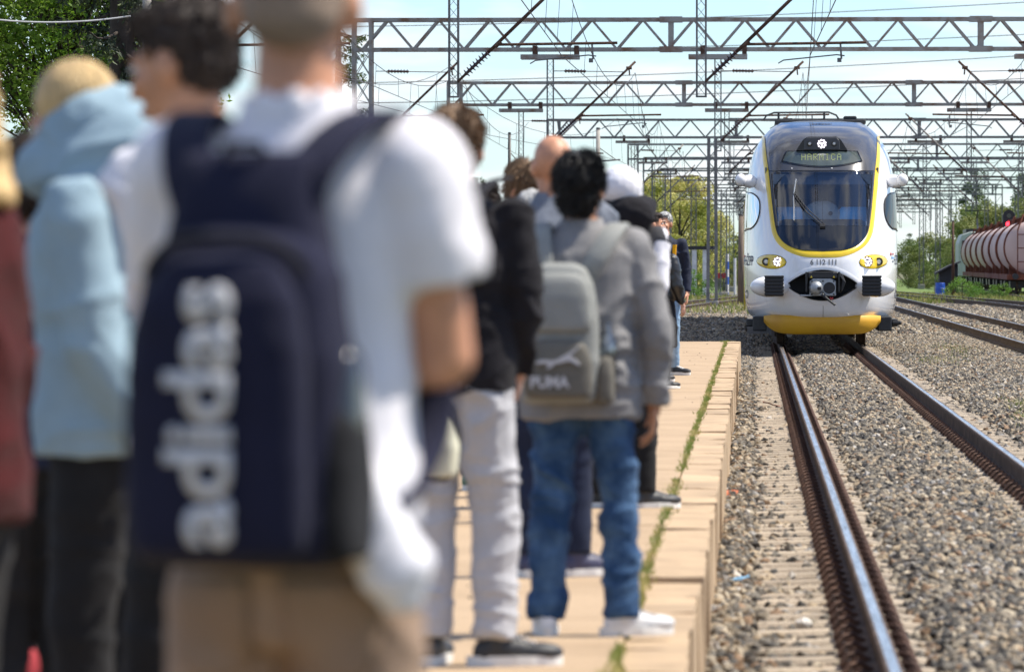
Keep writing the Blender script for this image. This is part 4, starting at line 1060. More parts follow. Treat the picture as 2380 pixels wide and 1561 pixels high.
def person(label, X, Y, H, yaw, skin='fair', hair=('short', 'brown'), head=(0, 0), top=None, bottom=None, shoes=('black_shoe', (.02, .02, .022)), arms=None, legs=None, lean=0.0, group='people waiting on the platform', fine=None, z0=PT, W=1.0, cat='person', sole=None, shw=1.0):
    s = H/1.75; vx = fine or .0125; nst = 3200 if Y < 35 else 1500
    root = empty('person', (X, Y, z0), R(yaw), label, cat, group)
    V = lambda p: Vector(p)*s
    def V3(p): return Vector((p[0]*s, p[1]*s, p[2]*s))
    A = {'R': [(.185*shw, 0, 1.405), (.235, -.03, 1.13), (.25, .05, .885)], 'L': [(-.185*shw, 0, 1.405), (-.235, -.03, 1.13), (-.25, .05, .885)]}
    for k_, v in (arms or {}).items(): A[k_] = [A[k_][0]] + list(v)
    Lg = {'R': [(.085, 0, .90), (.10, .02, .49), (.105, -.02, .085), 12], 'L': [(-.085, 0, .90), (-.10, .02, .49), (-.105, -.02, .085), -12]}
    for k_, v in (legs or {}).items(): Lg[k_] = [Lg[k_][0]] + list(v)
    sm = SK[skin]; top = top or {}; bottom = bottom or {}
    hy, hp = R(head[0]), R(head[1]); HM = Matrix.Translation(V3((0, lean, 1.50))) @ Euler((hp, 0, hy), 'ZYX').to_matrix().to_4x4() @ Matrix.Translation(V3((0, 0, -1.50)))
    def HP(p): return HM @ V3(p)
    hrot = Euler((hp, 0, hy), 'ZYX')
    def hell(m, c, r, nu=16, nv=10): m.ell(HP(c), V3(r), hrot, nu, nv)
    # ---- body: one continuous surface
    b = MB()
    b.loft([(z*s, 0, (cy_+lean*smooth(1.0, 1.5, z))*s, rx*s*W, ry*s*W) for z, cy_, rx, ry in ((.80, 0, .12, .09), (.9, 0, .155, .1), (.98, 0, .155, .1), (1.10, .0, .13, .088), (1.22, .0, .145, .095), (1.33, 0, .165, .1), (1.41, 0, .15, .085), (1.46, 0, .085, .065))], 20)
    b.cap(V3((0, lean, 1.42)), V3((0, .005+lean, 1.56)), .062*s, .056*s)
    hell(b, (0, -.012, 1.655), (.075, .096, .094)); hell(b, (0, .03, 1.605), (.062, .068, .09)); hell(b, (0, .048, 1.553), (.046, .046, .036))
    b.cap(HP((0, .096, 1.632)), HP((0, .116, 1.592)), .009*s, .0145*s, 8); hell(b, (0, .088, 1.65), (.05, .018, .011), 10, 6); hell(b, (0, .092, 1.555), (.026, .012, .014), 10, 6)
    for sx in (-1, 1): hell(b, (sx*.078, -.005, 1.612), (.012, .022, .034), 10, 8); hell(b, (sx*.043, .072, 1.60), (.022, .022, .02), 10, 6)
    hands = []
    for k_ in 'RL':
        sh, el, wr = [V3(p) for p in A[k_]]
        b.cap(sh, el, .05*s, .042*s); b.cap(el, wr, .043*s, .029*s)
        d = (wr-el).normalized(); hm = HAND_R if k_ == 'R' else HAND_L
        hint = Vector((0, 1, 0)) if abs(d.y) < .8 else Vector((0, 0, 1))
        zax = -d; yax = (hint - zax*hint.dot(zax)).normalized(); xax = yax.cross(zax)
        mt_ = Matrix((xax, yax, zax)).transposed().to_4x4(); mt_.translation = wr - d*.005
        hands.append((hm, mt_ @ Matrix.Scale(s, 4)))
        hp_, kn, an, fy_ = Lg[k_]; hp_, kn, an = V3(hp_), V3(kn), V3(an)
        b.cap(hp_, kn, .085*s*W, .056*s); b.cap(kn, an, .056*s, .037*s)
        b.cap(an + V3((0, 0, -.04)), an + V3((.1*math.sin(R(fy_)), .1*math.cos(R(fy_)), -.045)), .035*s, .03*s)
    remesh(b, .0095, 'body', sm, root, 3, extra=hands)
    # ---- eyes and mouth
    for sx in (-1, 1):
        m = MB(); hell(m, (sx*.031, .088, 1.632), (.0125, .009, .0075), 12, 8); e = m.build('eye', mt_eye, root, smooth=True)
        m = MB(); hell(m, (sx*.031, .0955, 1.632), (.0055, .0035, .006), 8, 6); m.build('iris', mt_iris, e, smooth=True)
        m = MB(); m.cap(HP((sx*.014, .099, 1.652)), HP((sx*.048, .09, 1.655)), .005*s, .004*s, 6); m.build('eyebrow', HA[hair[1]] if hair else HA['grey'], root, smooth=True)
    m = MB(); hell(m, (0, .1, 1.557), (.024, .008, .0045), 12, 6); hell(m, (0, .099, 1.549), (.019, .008, .0055), 12, 6); m.build('mouth', mt_lip, root, smooth=True)
    # ---- hair
    if hair:
        st, hc = hair; hm = HA[hc]; m = MB(); amp = .006
        if st == 'buzz': hell(m, (0, -.014, 1.657), (.0785, .0995, .0975)); hell(m, (0, -.05, 1.61), (.066, .06, .05)); amp = .0004
        if st == 'cropped': hell(m, (0, -.024, 1.668), (.083, .1, .092)); hell(m, (0, -.052, 1.615), (.071, .058, .06)); hell(m, (0, .03, 1.715), (.06, .06, .035)); amp = .003
        if st in ('short', 'tousled', 'thick'):
            k = {'short': 1, 'tousled': 1.05, 'thick': 1.05}[st]
            hell(m, (0, -.026, 1.672), (.086*k, .104*k, .094*k)); hell(m, (0, -.055, 1.60), (.073*k, .056*k, .066)); hell(m, (0, .035, 1.722), (.066, .066, .036*k)); amp = .008
        if st in ('long', 'curly'):
            hell(m, (0, -.02, 1.67), (.09, .108, .098)); hell(m, (0, -.062, 1.58), (.092, .062, .11))
            n = 9 if st == 'curly' else 11
            for i in range(n):
                a = math.pi*(i/(n-1)) + math.pi; x = .085*math.cos(a); y_ = -.04 + .075*math.sin(a)
                if st == 'long': m.cap(HP((x, y_, 1.62)), HP((x*1.25, y_*1.05-.01, 1.36 + .03*(i % 3))), .028*s, .018*s, 8)
                else:
                    for j in range(6): m.ell(HP((x*(1.05+.04*j) + .015*(-1)**j, y_-.01*(j % 2), 1.63-.042*j)), V3((.028, .028, .028)))
            amp = .009
        o = remesh(m, .009, 'hair', hm, root, 2, disp=lambda c, n: amp*noise.noise(Vector((c.x*55, c.y*55, c.z*16))) + amp*.6*noise.noise(Vector((c.x*120, c.y*120, c.z*45))))
        if st in ('short', 'tousled', 'thick', 'long', 'cropped'):
            t = MB(); vs_ = o.data.vertices; L0 = {'short': .028, 'tousled': .045, 'thick': .034, 'long': .06, 'cropped': .016}[st]
            crown = HP((0, -.05, 1.76))
            for i in range(nst if st != 'cropped' else nst*2//3):
                v = vs_[rng.randrange(len(vs_))]; n = v.normal; d = (v.co - crown); d = (d - n*d.dot(n)); d = d.normalized() if d.length > 1e-4 else Vector((0, 0, -1))
                if st == 'long': d = (Vector((rng.uniform(-.2, .2), rng.uniform(-.2, .2), -1)) - n*.1).normalized()
                d = (d + n*rng.uniform(.05, .75 if st == 'tousled' else .4) + Vector((rng.gauss(0, .3), rng.gauss(0, .3), rng.gauss(0, .25)))).normalized()
                sd = d.cross(n); L = L0*rng.uniform(.5, 1.2)*s; w = .0022; p = v.co - n*.002
                t.add([p-sd*w, p+sd*w, p + d*L*.6 + n*.004, p + d*L + Vector((0, 0, -.006))], [(0, 1, 2), (0, 2, 3)])
            lo = t.build('hair_strands', hm, root, fix=False); lo['kind'] = 'stuff'
    # ---- trousers
    bm_ = bottom['mat']; bk = bottom.get('bulk', 1.0); amp = bottom.get('fold', .011)
    t = MB(); t.loft([(z*s, 0, cy_*s, rx*s*W, ry*s*W) for z, cy_, rx, ry in ((.80, -.005, .15, .105), (.87, -.01, .172, .122), (.94, -.008, .170, .12), (1.02, 0, .158, .108))], 24)
    for k_ in 'RL':
        hp_, kn, an, fy_ = Lg[k_]; hp_, kn, an = V3(hp_), V3(kn), V3(an)
        t.cap(hp_ + V3((0, -.005, -.02)), kn, .094*s*W*bk, .070*s*bk, 14); t.cap(kn, an + V3((0, -.005, bottom.get('cuff', .0))), .070*s*bk, bottom.get('ankle', .056)*s*bk, 14, True, False)
    trs = remesh(t, vx, 'trousers', bm_, root, 3, disp=fold(amp*1.0, 4.5, 8.5, X*9))
    # ---- shoes
    shm = M(shoes[0], shoes[1], .55, 0, .12, 20); 
    for k_ in 'RL':
        an = V3(Lg[k_][2]); fy_ = R(Lg[k_][3]); f = Vector((math.sin(fy_), math.cos(fy_), 0)); g = an.copy(); g.z = 0
        rot = Euler((0, 0, -fy_))
        m = MB(); m.cap(an + Vector((0, 0, .02*s)), g + f*.0 + Vector((0, 0, .05*s)), .045*s, .042*s, 12)
        m.ell(g + f*.035*s + Vector((0, 0, .05*s)), V3((.043, .10, .042)), rot); m.ell(g + f*.135*s + Vector((0, 0, .042*s)), V3((.048, .085, .032)), rot); m.ell(g - f*.03*s + Vector((0, 0, .045*s)), V3((.037, .045, .045)), rot)
        so_ = remesh(m, .008, 'shoe', shm, root, 2)
        m = MB(); rings = []
        for z in (0.0, .008, .028, .032):
            ring = []
            for i in range(20):
                a = 2*math.pi*i/20; u, w_ = math.cos(a), math.sin(a); wd = (.050 if u > 0 else .042)*(.97 if z < .005 else 1)
                q = g + f*((.06 + .155*u)*s) + f.cross(Vector((0, 0, 1)))*(wd*w_*s); ring.append((q.x, q.y, z*s))
            rings.append(ring)
        m.rings(rings); m.build('sole', sole or mt_sole, so_, smooth=False)
        if shoes[0] != 'black_shoe':
            m = MB()
            for i in range(4): q = g + f*((.055+.022*i)*s) + Vector((0, 0, (.092-.007*i)*s)); r_ = f.cross(Vector((0, 0, 1)))*.03*s; m.tube([q-r_, q+Vector((0, 0, .004)), q+r_], .004, 5)
            m.build('lace', mt_sole, so_)
    # ---- top
    tm = top['mat']; tb = top.get('bulk', 1.0); hem = top.get('hem', .88); amp = top.get('fold', .012); sl = top.get('sleeve', 'long')
    t = MB(); secs = []
    for z, cy_, rx, ry in ((hem, -.004, .184, .128), (hem+.06, -.004, .19, .132), (1.02 if hem < .95 else hem+.1, -.002, .182, .126), (1.12, 0, .172, .122), (1.22, .0, .178, .125), (1.32, .0, .19, .125), (1.39, -.004, .188, .112), (1.435, -.006, .15, .09), (1.47, -.004, .088, .074), (1.49, 0, .076, .07)):
        secs.append((z*s, 0, (cy_+lean*smooth(1.0, 1.5, z))*s, rx*s*W*(1+(tb-1)*.8), ry*s*W*tb))
    t.loft(secs, 28)
    for k_ in 'RL':
        sh, el, wr = [V3(p) for p in A[k_]]
        if sl == 'short': t.cap(sh, sh.lerp(el, top.get('cut', .74)), .071*s*tb, .073*s*tb, 16, True, False)
        else:
            r0, r1, r2 = (.070, .060, .046) if sl != 'wide' else (.078, .07, .055)
            t.cap(sh, el, r0*s*tb, r1*s*tb, 14); t.cap(el, el.lerp(wr, .97), r1*s*tb, r2*s*tb, 14, True, False)
    if top.get('hood'):
        k = float(top['hood']); t.ell(V3((0, -.075+lean, 1.465+.03*(k-1))), V3((.135*(.8+.2*k), .085*k, .075*k))); t.ell(V3((0, -.1+lean, 1.40)), V3((.105, .06, .09)))
        for sx in (-1, 1): t.cap(V3((sx*.1, -.03+lean, 1.48)), V3((sx*.06, .09+lean, 1.42)), .042*s, .03*s)
    if top.get('collar'):
        t.lathe([((.074+.0)*s, 1.46*s), (.076*s, top['collar']*s), (.066*s, (top['collar']+.004)*s), (.064*s, 1.46*s)], (0, lean*s, 0), 'Z', 20)
    remesh(t, vx, top.get('name', 'jacket'), tm, root, 3, disp=fold(amp*1.25, 4.2, 7.5, X*5+3))
    if top.get('vest'):
        t = MB(); t.loft([(z, x_, y_, rx*1.07, ry*1.1) for z, x_, y_, rx, ry in secs[1:-2]], 28)
        for k_ in 'RL':
            sh, el, wr = [V3(p) for p in A[k_]]; t.cap(sh, sh.lerp(el, .12), .074*s, .078*s, 16, True, False)
        remesh(t, .013, 'vest', top['vest'], root, 3, disp=fold(.012, 4, 9, 2))
    return root, V3, A, HP, s, trs

mt_tshirt = cloth('white_tshirt', (.72, .70, .74), .9, .03, bump=.15)
mt_khaki = cloth('khaki_cotton', (.31, .215, .155), .9, .1)
mt_blackcloth = cloth('black_cloth', (.016, .015, .018), .85, .2)
mt_blackpant = cloth('black_trousers', (.017, .017, .018), .9, .2)
mt_blue_hood = cloth('light_blue_fleece', (.27, .37, .43), .95, .06)
mt_maroon = cloth('maroon_cloth', (.05, .005, .005), .85, .2)
mt_sweat = cloth('pale_grey_jersey', (.46, .455, .47), .95, .05, bump=.3)
mt_greyjkt = cloth('grey_softshell', (.225, .22, .22), .8, .08)
mt_jeans = cloth('blue_denim', (.022, .055, .125), .9, 0, scale=8, col2=(.10, .18, .30), edge=(.40, .75))
mt_ltjeans = cloth('light_denim', (.22, .33, .46), .9, .1)
mt_dkjkt = cloth('dark_grey_nylon', (.05, .055, .065), .5, .2)
mt_greyblue = cloth('grey_blue_nylon', (.17, .19, .23), .45, .25, scale=5)
mt_leather = M('black_leather', (.014, .013, .013), .32, 0, .2, 14, 5, .3, 90, coat=.2)
mt_navyjkt = cloth('navy_nylon', (.018, .022, .04), .6, .2)
mt_whitejersey = cloth('white_jersey', (.74, .73, .77), .9, .03)
mt_amber = cloth('amber_trim', (.75, .36, .01), .7, .1)
mt_greyvest = cloth('charcoal_padded_nylon', (.045, .045, .05), .6, .2)
mt_brownj = cloth('brown_cloth', (.12, .08, .06), .9, .15)
mt_dkblue = cloth('dark_blue_trousers', (.02, .026, .05), .9, .15)
mt_navy_pack = cloth('navy_pack_nylon', (.013, .014, .034), .75, .12, bump=.4, bscale=500)
mt_black_pack = cloth('black_pack_mesh', (.010, .010, .012), .7, .2)
mt_print = M('white_print', (.52, .52, .54), .6, 0, .05, 20)

# the man in the white T-shirt, nearest to the lens, arms folded
P1 = person('man with cropped hair in a white T-shirt, arms folded, carrying the navy backpack', -.568, 7.07, 1.70, -16, 'ruddy', ('buzz', 'stubble'), (14, 2),
    dict(mat=mt_tshirt, name='tshirt', sleeve='short', hem=.95, bulk=1.04, fold=.010, collar=1.512, cut=.60), dict(mat=mt_khaki, bulk=1.08), ('brown_shoe', (.1, .06, .04)),
    {'R': [(.182, .05, 1.17), (.0, .25, 1.14)], 'L': [(-.185, .10, 1.17), (-.055, .22, 1.22)]}, W=.86, shw=.86)
r1, V1 = P1[0], P1[1]
m = MB()                                                # pale sweatshirt tied round the waist, a sleeve hanging on the right
m.loft([(z, x, -.10, rx, ry) for z, x, rx, ry in ((1.08, .095, .015, .02), (1.02, .105, .026, .03), (.95, .12, .036, .04), (.90, .145, .045, .045), (.86, .168, .038, .04), (.825, .178, .022, .024))], 18)
m.cap((.11, -.11, 1.0), (.18, -.1, .88), .03, .036)
remesh(m, .012, 'tied_sweatshirt', mt_whitejersey, r1, 4, disp=fold(.012, 6, 8, 1))
def backpack(name, label, parent_person, w, h, d, zc_, yb, mats, pocket=True):
    root = empty(name, parent_person.location, parent_person.rotation_euler.z, label, 'backpack', 'backpacks worn on the platform')
    def rb(cx_, z0, z1, ww, y0, y1, p=3.2, top=.75):
        m = MB(); L = z1-z0
        m.loft([(z0, cx_, (y0+y1)/2, ww*.42, (y0-y1)/2*-.75), (z0+L*.04, cx_, (y0+y1)/2, ww*.48, abs(y1-y0)/2*.95), (z0+L*.2, cx_, (y0+y1)/2, ww*.5, abs(y1-y0)/2), (z0+L*.6, cx_, (y0+y1)/2, ww*.49, abs(y1-y0)/2*.97), (z0+L*.85, cx_, (y0+y1)/2+.004, ww*.43, abs(y1-y0)/2*.85), (z0+L*.96, cx_, (y0+y1)/2+.01, ww*.33, abs(y1-y0)/2*.65), (z1, cx_, (y0+y1)/2+.015, ww*.2, abs(y1-y0)/2*.4)], 32, p)
        return m
    z0 = zc_-h/2; z1 = zc_+h/2
    remesh(rb(0, z0, z1, w, -yb-d, -yb+.01), .012, 'pack_body', mats[0], root, 3, disp=fold(.008, 3, 5, w))
    return root, rb, z0, z1
bp, rb, z0, z1 = backpack('backpack', 'navy backpack with large white lettering worn by the man in white', r1, .285, .415, .15, 1.09, .115, [mt_navy_pack])
remesh(rb(.0, z0+.012, z1-.035, .235, -.115-.15-.04, -.23), .011, 'front_pocket', mt_navy_pack, bp, 3, disp=fold(.005, 3, 5, 1))
remesh(rb(.118, z0+.01, z0+.21, .075, -.24, -.11), .010, 'side_pocket', mt_black_pack, bp, 2, disp=fold(.006, 6, 8, 1))
remesh(rb(.125, z0+.04, z0+.27, .055, -.215, -.135), .009, 'flask', M('black_flask', (.014, .016, .018), .2, coat=.5), bp, 1)
MB().tube([(-.105 + .21*i/20, -.27 + .03*(2*i/20-1)**2, z1-.06 + .045*(1-(2*i/20-1)**4)) for i in range(21)], .006, 6).build('zip', mt_black_pack, bp, smooth=True)
m = MB(); m.loft([(1.15, 0, -.17, .125, .06), (1.25, 0, -.165, .108, .052), (1.33, 0, -.158, .092, .044), (1.372, 0, -.152, .088, .036), (1.388, 0, -.15, .084, .026)], 20, 4); m.build('yoke', mt_navy_pack, bp, smooth=True)
m = MB(); m.tube([(-.025, -.17, 1.375), (-.022, -.185, 1.395), (.022, -.185, 1.395), (.025, -.17, 1.375)], .006, 6); m.build('carry_handle', mt_black_pack, bp)
def strap(path, w, t, name, mat, parent):
    path = [Vector(p) for p in path]; P = []
    for i in range(len(path)-1):
        a = path[max(i-1, 0)]; b = path[i]; c = path[i+1]; d = path[min(i+2, len(path)-1)]
        for k in range(5):
            t_ = k/5; P.append(.5*((2*b) + (c-a)*t_ + (2*a-5*b+4*c-d)*t_*t_ + (3*b-a-3*c+d)*t_**3))
    P.append(path[-1]); m = MB(); rings = []
    for i, p in enumerate(P):
        d = (P[min(i+1, len(P)-1)]-P[max(i-1, 0)]).normalized(); x = Vector((1, 0, 0)); x = (x - d*x.dot(d)).normalized(); n = d.cross(x)
        rings.append([p + x*a*w/2 + n*b*t/2 for a, b in ((-1, -.6), (-.85, -1), (.85, -1), (1, -.6), (1, .6), (.85, 1), (-.85, 1), (-1, .6))])
    m.rings(rings); return m.build(name, mat, parent, smooth=True)
for sx in (-1, 1):
    strap([(sx*.06, -.17, 1.30), (sx*.08, -.165, 1.365), (sx*.106, -.095, 1.42), (sx*.12, .0, 1.432), (sx*.122, .085, 1.37), (sx*.125, .135, 1.22), (sx*.14, .11, 1.06), (sx*.14, -.04, .96), (sx*.12, -.13, .93)], .062, .016, 'shoulder_strap', mt_navy_pack, bp)
me = text_mesh('adidas', .2, .0045, .95); me.transform(Matrix.Rotation(math.pi/2, 4, 'Z'))
Vv = np.array([v.co[:] for v in me.vertices]); lo, hi = Vv.min(0), Vv.max(0)
for v in me.vertices:
    x = (v.co.x-lo[0])/(hi[0]-lo[0]); z = (v.co.y-lo[1])/(hi[1]-lo[1]); v.co = (-.056 + .09*x, -.309 - .002*math.sin(3.1*z) + .03*max(0, .3-x)**1.5, z0+.03 + .315*z)
bm = bmesh.new(); bm.from_mesh(me); r_ = bmesh.ops.extrude_face_region(bm, geom=bm.faces[:]); bmesh.ops.translate(bm, verts=[v for v in r_['geom'] if isinstance(v, bmesh.types.BMVert)], vec=(0, .002, 0)); bm.to_mesh(me); bm.free()
me.materials.clear(); me.materials.append(mt_print); link('lettering', me, bp)

from mathutils.bvhtree import BVHTree
def patch(name, obj, outline, mat, parent, off=.004, thick=.003, back=True):
    """sews a flat panel onto the cloth below it; outline: (x, z) grid rows in the person's own frame"""
    me = obj.data; t = BVHTree.FromPolygons([v.co for v in me.vertices], [tuple(p.vertices) for p in me.polygons]); m = MB(); n = len(outline[0])
    for row in outline:
        for x, z in row:
            h = t.ray_cast(Vector((x, -1, z)), Vector((0, 1, 0))); p = h[0] if h[0] is not None else Vector((x, -.1, z))
            m.v.append((p.x, p.y - off, p.z))
    for j in range(len(outline)-1):
        for i in range(n-1): m.f.append([j*n+i, j*n+i+1, (j+1)*n+i+1, (j+1)*n+i]); m.mi.append(0)
    o = m.build(name, mat, parent, smooth=True, fix=False); sd = o.modifiers.new('thickness', 'SOLIDIFY'); sd.thickness = thick; return o
def pocket(obj, parent, cx_, cz_, w, h, mat, name='back_pocket'):
    rows = []
    for j in range(9):
        t = j/8; z = cz_ + h/2 - h*t; ww = w/2*(1-.12*t) if t < .8 else w/2*(.9-.9*(t-.8)/.2*.75)
        rows.append([(cx_ + ww*(-1+2*i/6), z) for i in range(7)])
    return patch(name, obj, rows, mat, parent)
# the others, from near to far
person('boy in a white shirt with dark brown hair, head turned left, ear showing', -1.03, 10.5, 1.75, 62, 'warm', ('cropped', 'dark_brown'), (0, -12), dict(mat=mt_whitejersey, name='shirt', hem=.9), dict(mat=mt_blackpant), W=.82, arms={'R': [(.19, -.09, 1.13), (.15, -.08, .9)], 'L': [(-.19, -.09, 1.13), (-.15, -.08, .9)]})
person('blond girl in a light blue hooded sweatshirt and black trousers', -1.37, 12.0, 1.69, 76, 'fair', ('buzz', 'blond'), (0, -22), dict(mat=mt_blue_hood, name='hoodie', hood=2.2, hem=.88, bulk=1.12, fold=.012), dict(mat=mt_blackpant, bulk=1.05),
       arms={'R': [(.2, -.06, 1.13), (.16, -.15, .92)], 'L': [(-.2, -.05, 1.13), (-.15, -.16, .92)]}, lean=.02)
hoodgirl = [o for o in scene.objects if o.get('label', '').startswith('blond girl in a light')][0]
m = MB(); m.ell((0, .03, 1.455), (.125, .175, .095)); m.ell((0, -.0, 1.535), (.118, .135, .10)); m.ell((0, -.06, 1.49), (.125, .12, .10)); m.ell((0, -.11, 1.42), (.11, .07, .09)); remesh(m, .011, 'hood', mt_blue_hood, hoodgirl, 4, disp=fold(.012, 5, 7, 2))
person('person in a maroon jacket with long curly blond hair at the left edge', -1.385, 9.5, 1.66, 78, 'fair', ('curly', 'blond'), (0, -10), dict(mat=mt_maroon, hem=.86, bulk=1.3, sleeve='wide'), dict(mat=mt_blackpant, bulk=1.35), arms={'R': [(.2, -.04, 1.13), (.16, .16, .95)], 'L': [(-.2, -.04, 1.13), (-.15, .16, .95)]})
person('person in dark clothes mostly hidden between the maroon jacket and the light blue hoodie', -1.70, 13.4, 1.55, 10, 'fair', ('short', 'dark_brown'), (0, 0), dict(mat=mt_dkblue, hem=.86, bulk=1.15), dict(mat=mt_blackpant, bulk=1.4))
person('man in a black jacket and pale grey jogging trousers with brown hair', -.925, 17.75, 1.735, -14, 'fair', ('short', 'brown'), (10, 0), dict(mat=mt_blackcloth, hem=.86, bulk=1.08, collar=1.53, fold=.016), dict(mat=mt_sweat, bulk=1.13, ankle=.062, fold=.018),
       ('black_canvas_shoe', (.02, .021, .024)), legs={'R': [(.12, .03, .49), (.13, 0, .085), 62], 'L': [(-.085, .02, .49), (-.08, -.02, .085), -5]}, arms={'R': [(.215, .02, 1.12), (.17, .12, .93)], 'L': [(-.24, 0, 1.12), (-.2, .15, .95)]}, fine=.009)
P6 = person('man with thick black hair in a grey jacket and blue jeans near the kerb', -.578, 19.2, 1.62, -2, 'warm', ('thick', 'black'), (-12, 6), dict(mat=mt_greyjkt, hem=.79, bulk=1.12, collar=1.52, fold=.02), dict(mat=mt_jeans, bulk=1.05, ankle=.062, cuff=-.02, fold=.02),
       ('white_canvas_shoe', (.6, .6, .6)), legs={'R': [(.14, .02, .49), (.15, -.02, .085), 58], 'L': [(-.11, .01, .49), (-.125, -.01, .085), -8]}, arms={'R': [(.275, -.02, 1.12), (.265, .03, .84)], 'L': [(-.24, .02, 1.12), (-.16, .16, 1.0)]}, W=1.06, fine=.009)
person('bald man in a grey and dark blue jacket behind the black-haired man', -.805, 22.8, 1.77, 8, 'ruddy', None, (10, 2), dict(mat=mt_greyblue, hem=.85, bulk=1.1, collar=1.53, sleeve='wide'), dict(mat=mt_dkblue), ('navy_shoe', (.04, .04, .085)), legs={'R': [(.1, .02, .49), (.1, 0, .085), 70]})
person('person in a white cap and black hood with a charcoal vest over white sleeves', -.672, 29.2, 1.72, -6, 'fair', ('short', 'dark_brown'), (-8, 0), dict(mat=mt_whitejersey, name='shirt', hem=.86, vest=mt_greyvest), dict(mat=mt_blackpant, bulk=1.1), ('black_canvas_shoe', (.02, .021, .024)),
       arms={'R': [(.20, -.05, 1.17), (.14, .14, 1.05)], 'L': [(-.24, .02, 1.12), (-.16, .16, 1.0)]}, legs={'R': [(.11, .02, .49), (.12, 0, .085), 55], 'L': [(-.12, .02, .49), (-.15, 0, .085), 40]})
capman = bpy.context.scene.objects[[o.name for o in bpy.context.scene.objects if o.get('label', '').startswith('person in a white cap')][0]]
m = MB(); sc_ = 1.72/1.75; m.ell((0, -.02, 1.675*sc_), (.112, .132, .112)); m.ell((.02, .0, 1.60*sc_), (.098, .1, .09)); remesh(m, .010, 'cap', mt_whitejersey, capman, 3, disp=fold(.006, 8, 8, 2))
m = MB(); m.ell((.01, -.06, 1.475*sc_), (.16, .12, .09)); m.ell((.05, -.10, 1.53*sc_), (.135, .08, .10)); m.ell((.09, -.03, 1.57*sc_), (.10, .11, .065)); remesh(m, .011, 'hood', mt_blackcloth, capman, 3, disp=fold(.012, 7, 8, 4))
person('boy with tousled light brown hair looking down', -1.245, 30.5, 1.80, -150, 'ruddy', ('tousled', 'brown'), (10, -32), dict(mat=mt_brownj, hem=.9), dict(mat=mt_dkblue))
person('person with dark brown hair mostly hidden behind the black jacket', -1.47, 31.5, 1.69, -20, 'fair', ('short', 'dark_brown'), (0, 8), dict(mat=mt_brownj, hem=.8), dict(mat=mt_blackpant, bulk=.85), ('green_shoe', (.02, .12, .06)))
person('grey-haired woman beside the bald man, seen from behind', -1.075, 27.5, 1.60, 10, 'fair', ('long', 'grey'), (10, 4), dict(mat=mt_dkjkt, hem=.85), dict(mat=mt_dkblue))
P11 = person('smiling white-haired man facing the camera in a navy jacket with amber trim and pale jeans', -1.0, 64.5, 1.845, 176, 'ruddy', ('cropped', 'grey'), (-12, 0), dict(mat=mt_navyjkt, hem=.86, collar=1.50), dict(mat=mt_ltjeans, bulk=1.02), ('black_canvas_shoe', (.02, .021, .024)), legs={'R': [(.1, .02, .49), (.1, .06, .085), -50], 'L': [(-.1, .02, .49), (-.1, -.06, .085), -60]})
m = MB()
for sx in (-1, 1): m.tube([Vector(P11[3]((sx*.034 + .024*math.cos(a), .104, 1.685 + .018*math.sin(a)))) for a in lin(0, 2*math.pi, 14)], .0026, 5)
m.tube([P11[3]((-.01, .106, 1.688)), P11[3]((.01, .106, 1.688))], .0026, 5)
for sx in (-1, 1): m.tube([P11[3]((sx*.058, .1, 1.688)), P11[3]((sx*.082, .0, 1.66))], .0026, 5)
m.build('glasses', mt_dark, P11[0])
for sx in (-1, 1): m = MB(); m.loft([(1.17*P11[4], sx*.11*P11[4], .115, .02, .016), (1.40*P11[4], sx*.12*P11[4], .108, .024, .02)], 10, 3); m.build('trim_panel', mt_amber, P11[0])
P12 = person('woman with long brown hair in a black leather jacket', -.95, 57.5, 1.615, -35, 'fair', ('long', 'chestnut'), (-8, 0), dict(mat=mt_leather, hem=.95, bulk=1.08, collar=1.5), dict(mat=mt_blackpant), arms={'R': [(.25, 0, 1.13), (.25, .09, .93)]})
m = MB(); m.loft([(.42, 0, 0, .20, .15), (.6, 0, 0, .2, .15), (.8, 0, 0, .185, .14), (.98, 0, 0, .16, .115)], 24); remesh(m, .013, 'long_skirt', mt_blackcloth, P12[0], 3, disp=fold(.018, 9, 2, 3))
person('man with short brown hair turned towards the track behind the long-haired woman', -1.06, 61, 1.81, -75, 'ruddy', ('cropped', 'dark_brown'), (-10, 0), dict(mat=mt_dkjkt, hem=.86), dict(mat=mt_dkblue))

for sx in (-.085, .085): pocket(P6[5], P6[0], sx*1.0, .80, .125, .14, cloth('denim_pocket', (.03, .085, .19), .9, .2))
for sx in (-.08, .08): pocket(P1[5], r1, sx, .80, .12, .13, cloth('khaki_pocket', (.27, .185, .13), .9, .1))
# grey backpack of the black-haired man
mt_pack_grey = cloth('grey_pack_nylon', (.26, .265, .25), .8, .08); mt_pack_dk = cloth('taupe_pack_nylon', (.145, .135, .115), .85, .1)
b6, rb6, z0, z1 = backpack('backpack', 'grey backpack with a leaping cat emblem worn by the black-haired man', P6[0], .27, .47, .13, 1.02, .125, [mt_pack_grey])
for o in b6.children: o.location.x -= .06
off6 = Vector((-.06, 0, 0))
remesh(rb6(-.06, z0+.02, z0+.22, .235, -.125-.13-.035, -.22), .011, 'front_pocket', mt_pack_dk, b6, 3, disp=fold(.005, 3, 5, 1))
remesh(rb6(-.06, z0+.24, z1-.03, .225, -.125-.13-.02, -.2), .011, 'upper_pocket', mt_pack_grey, b6, 3, disp=fold(.006, 3, 5, 7))
remesh(rb6(.09, z0+.0, z0+.17, .07, -.23, -.12), .010, 'side_pocket', mt_pack_dk, b6, 2)
m = MB(); m.lathe([(.028, z0+.03), (.03, z0+.2), (.02, z0+.235), (.012, z0+.245), (.012, z0+.27), (.002, z0+.271)], (.1, -.17, 0), 'Z', 16); m.build('water_bottle', glass('clear_plastic', (.8, .88, .95), .12), b6, smooth=True)
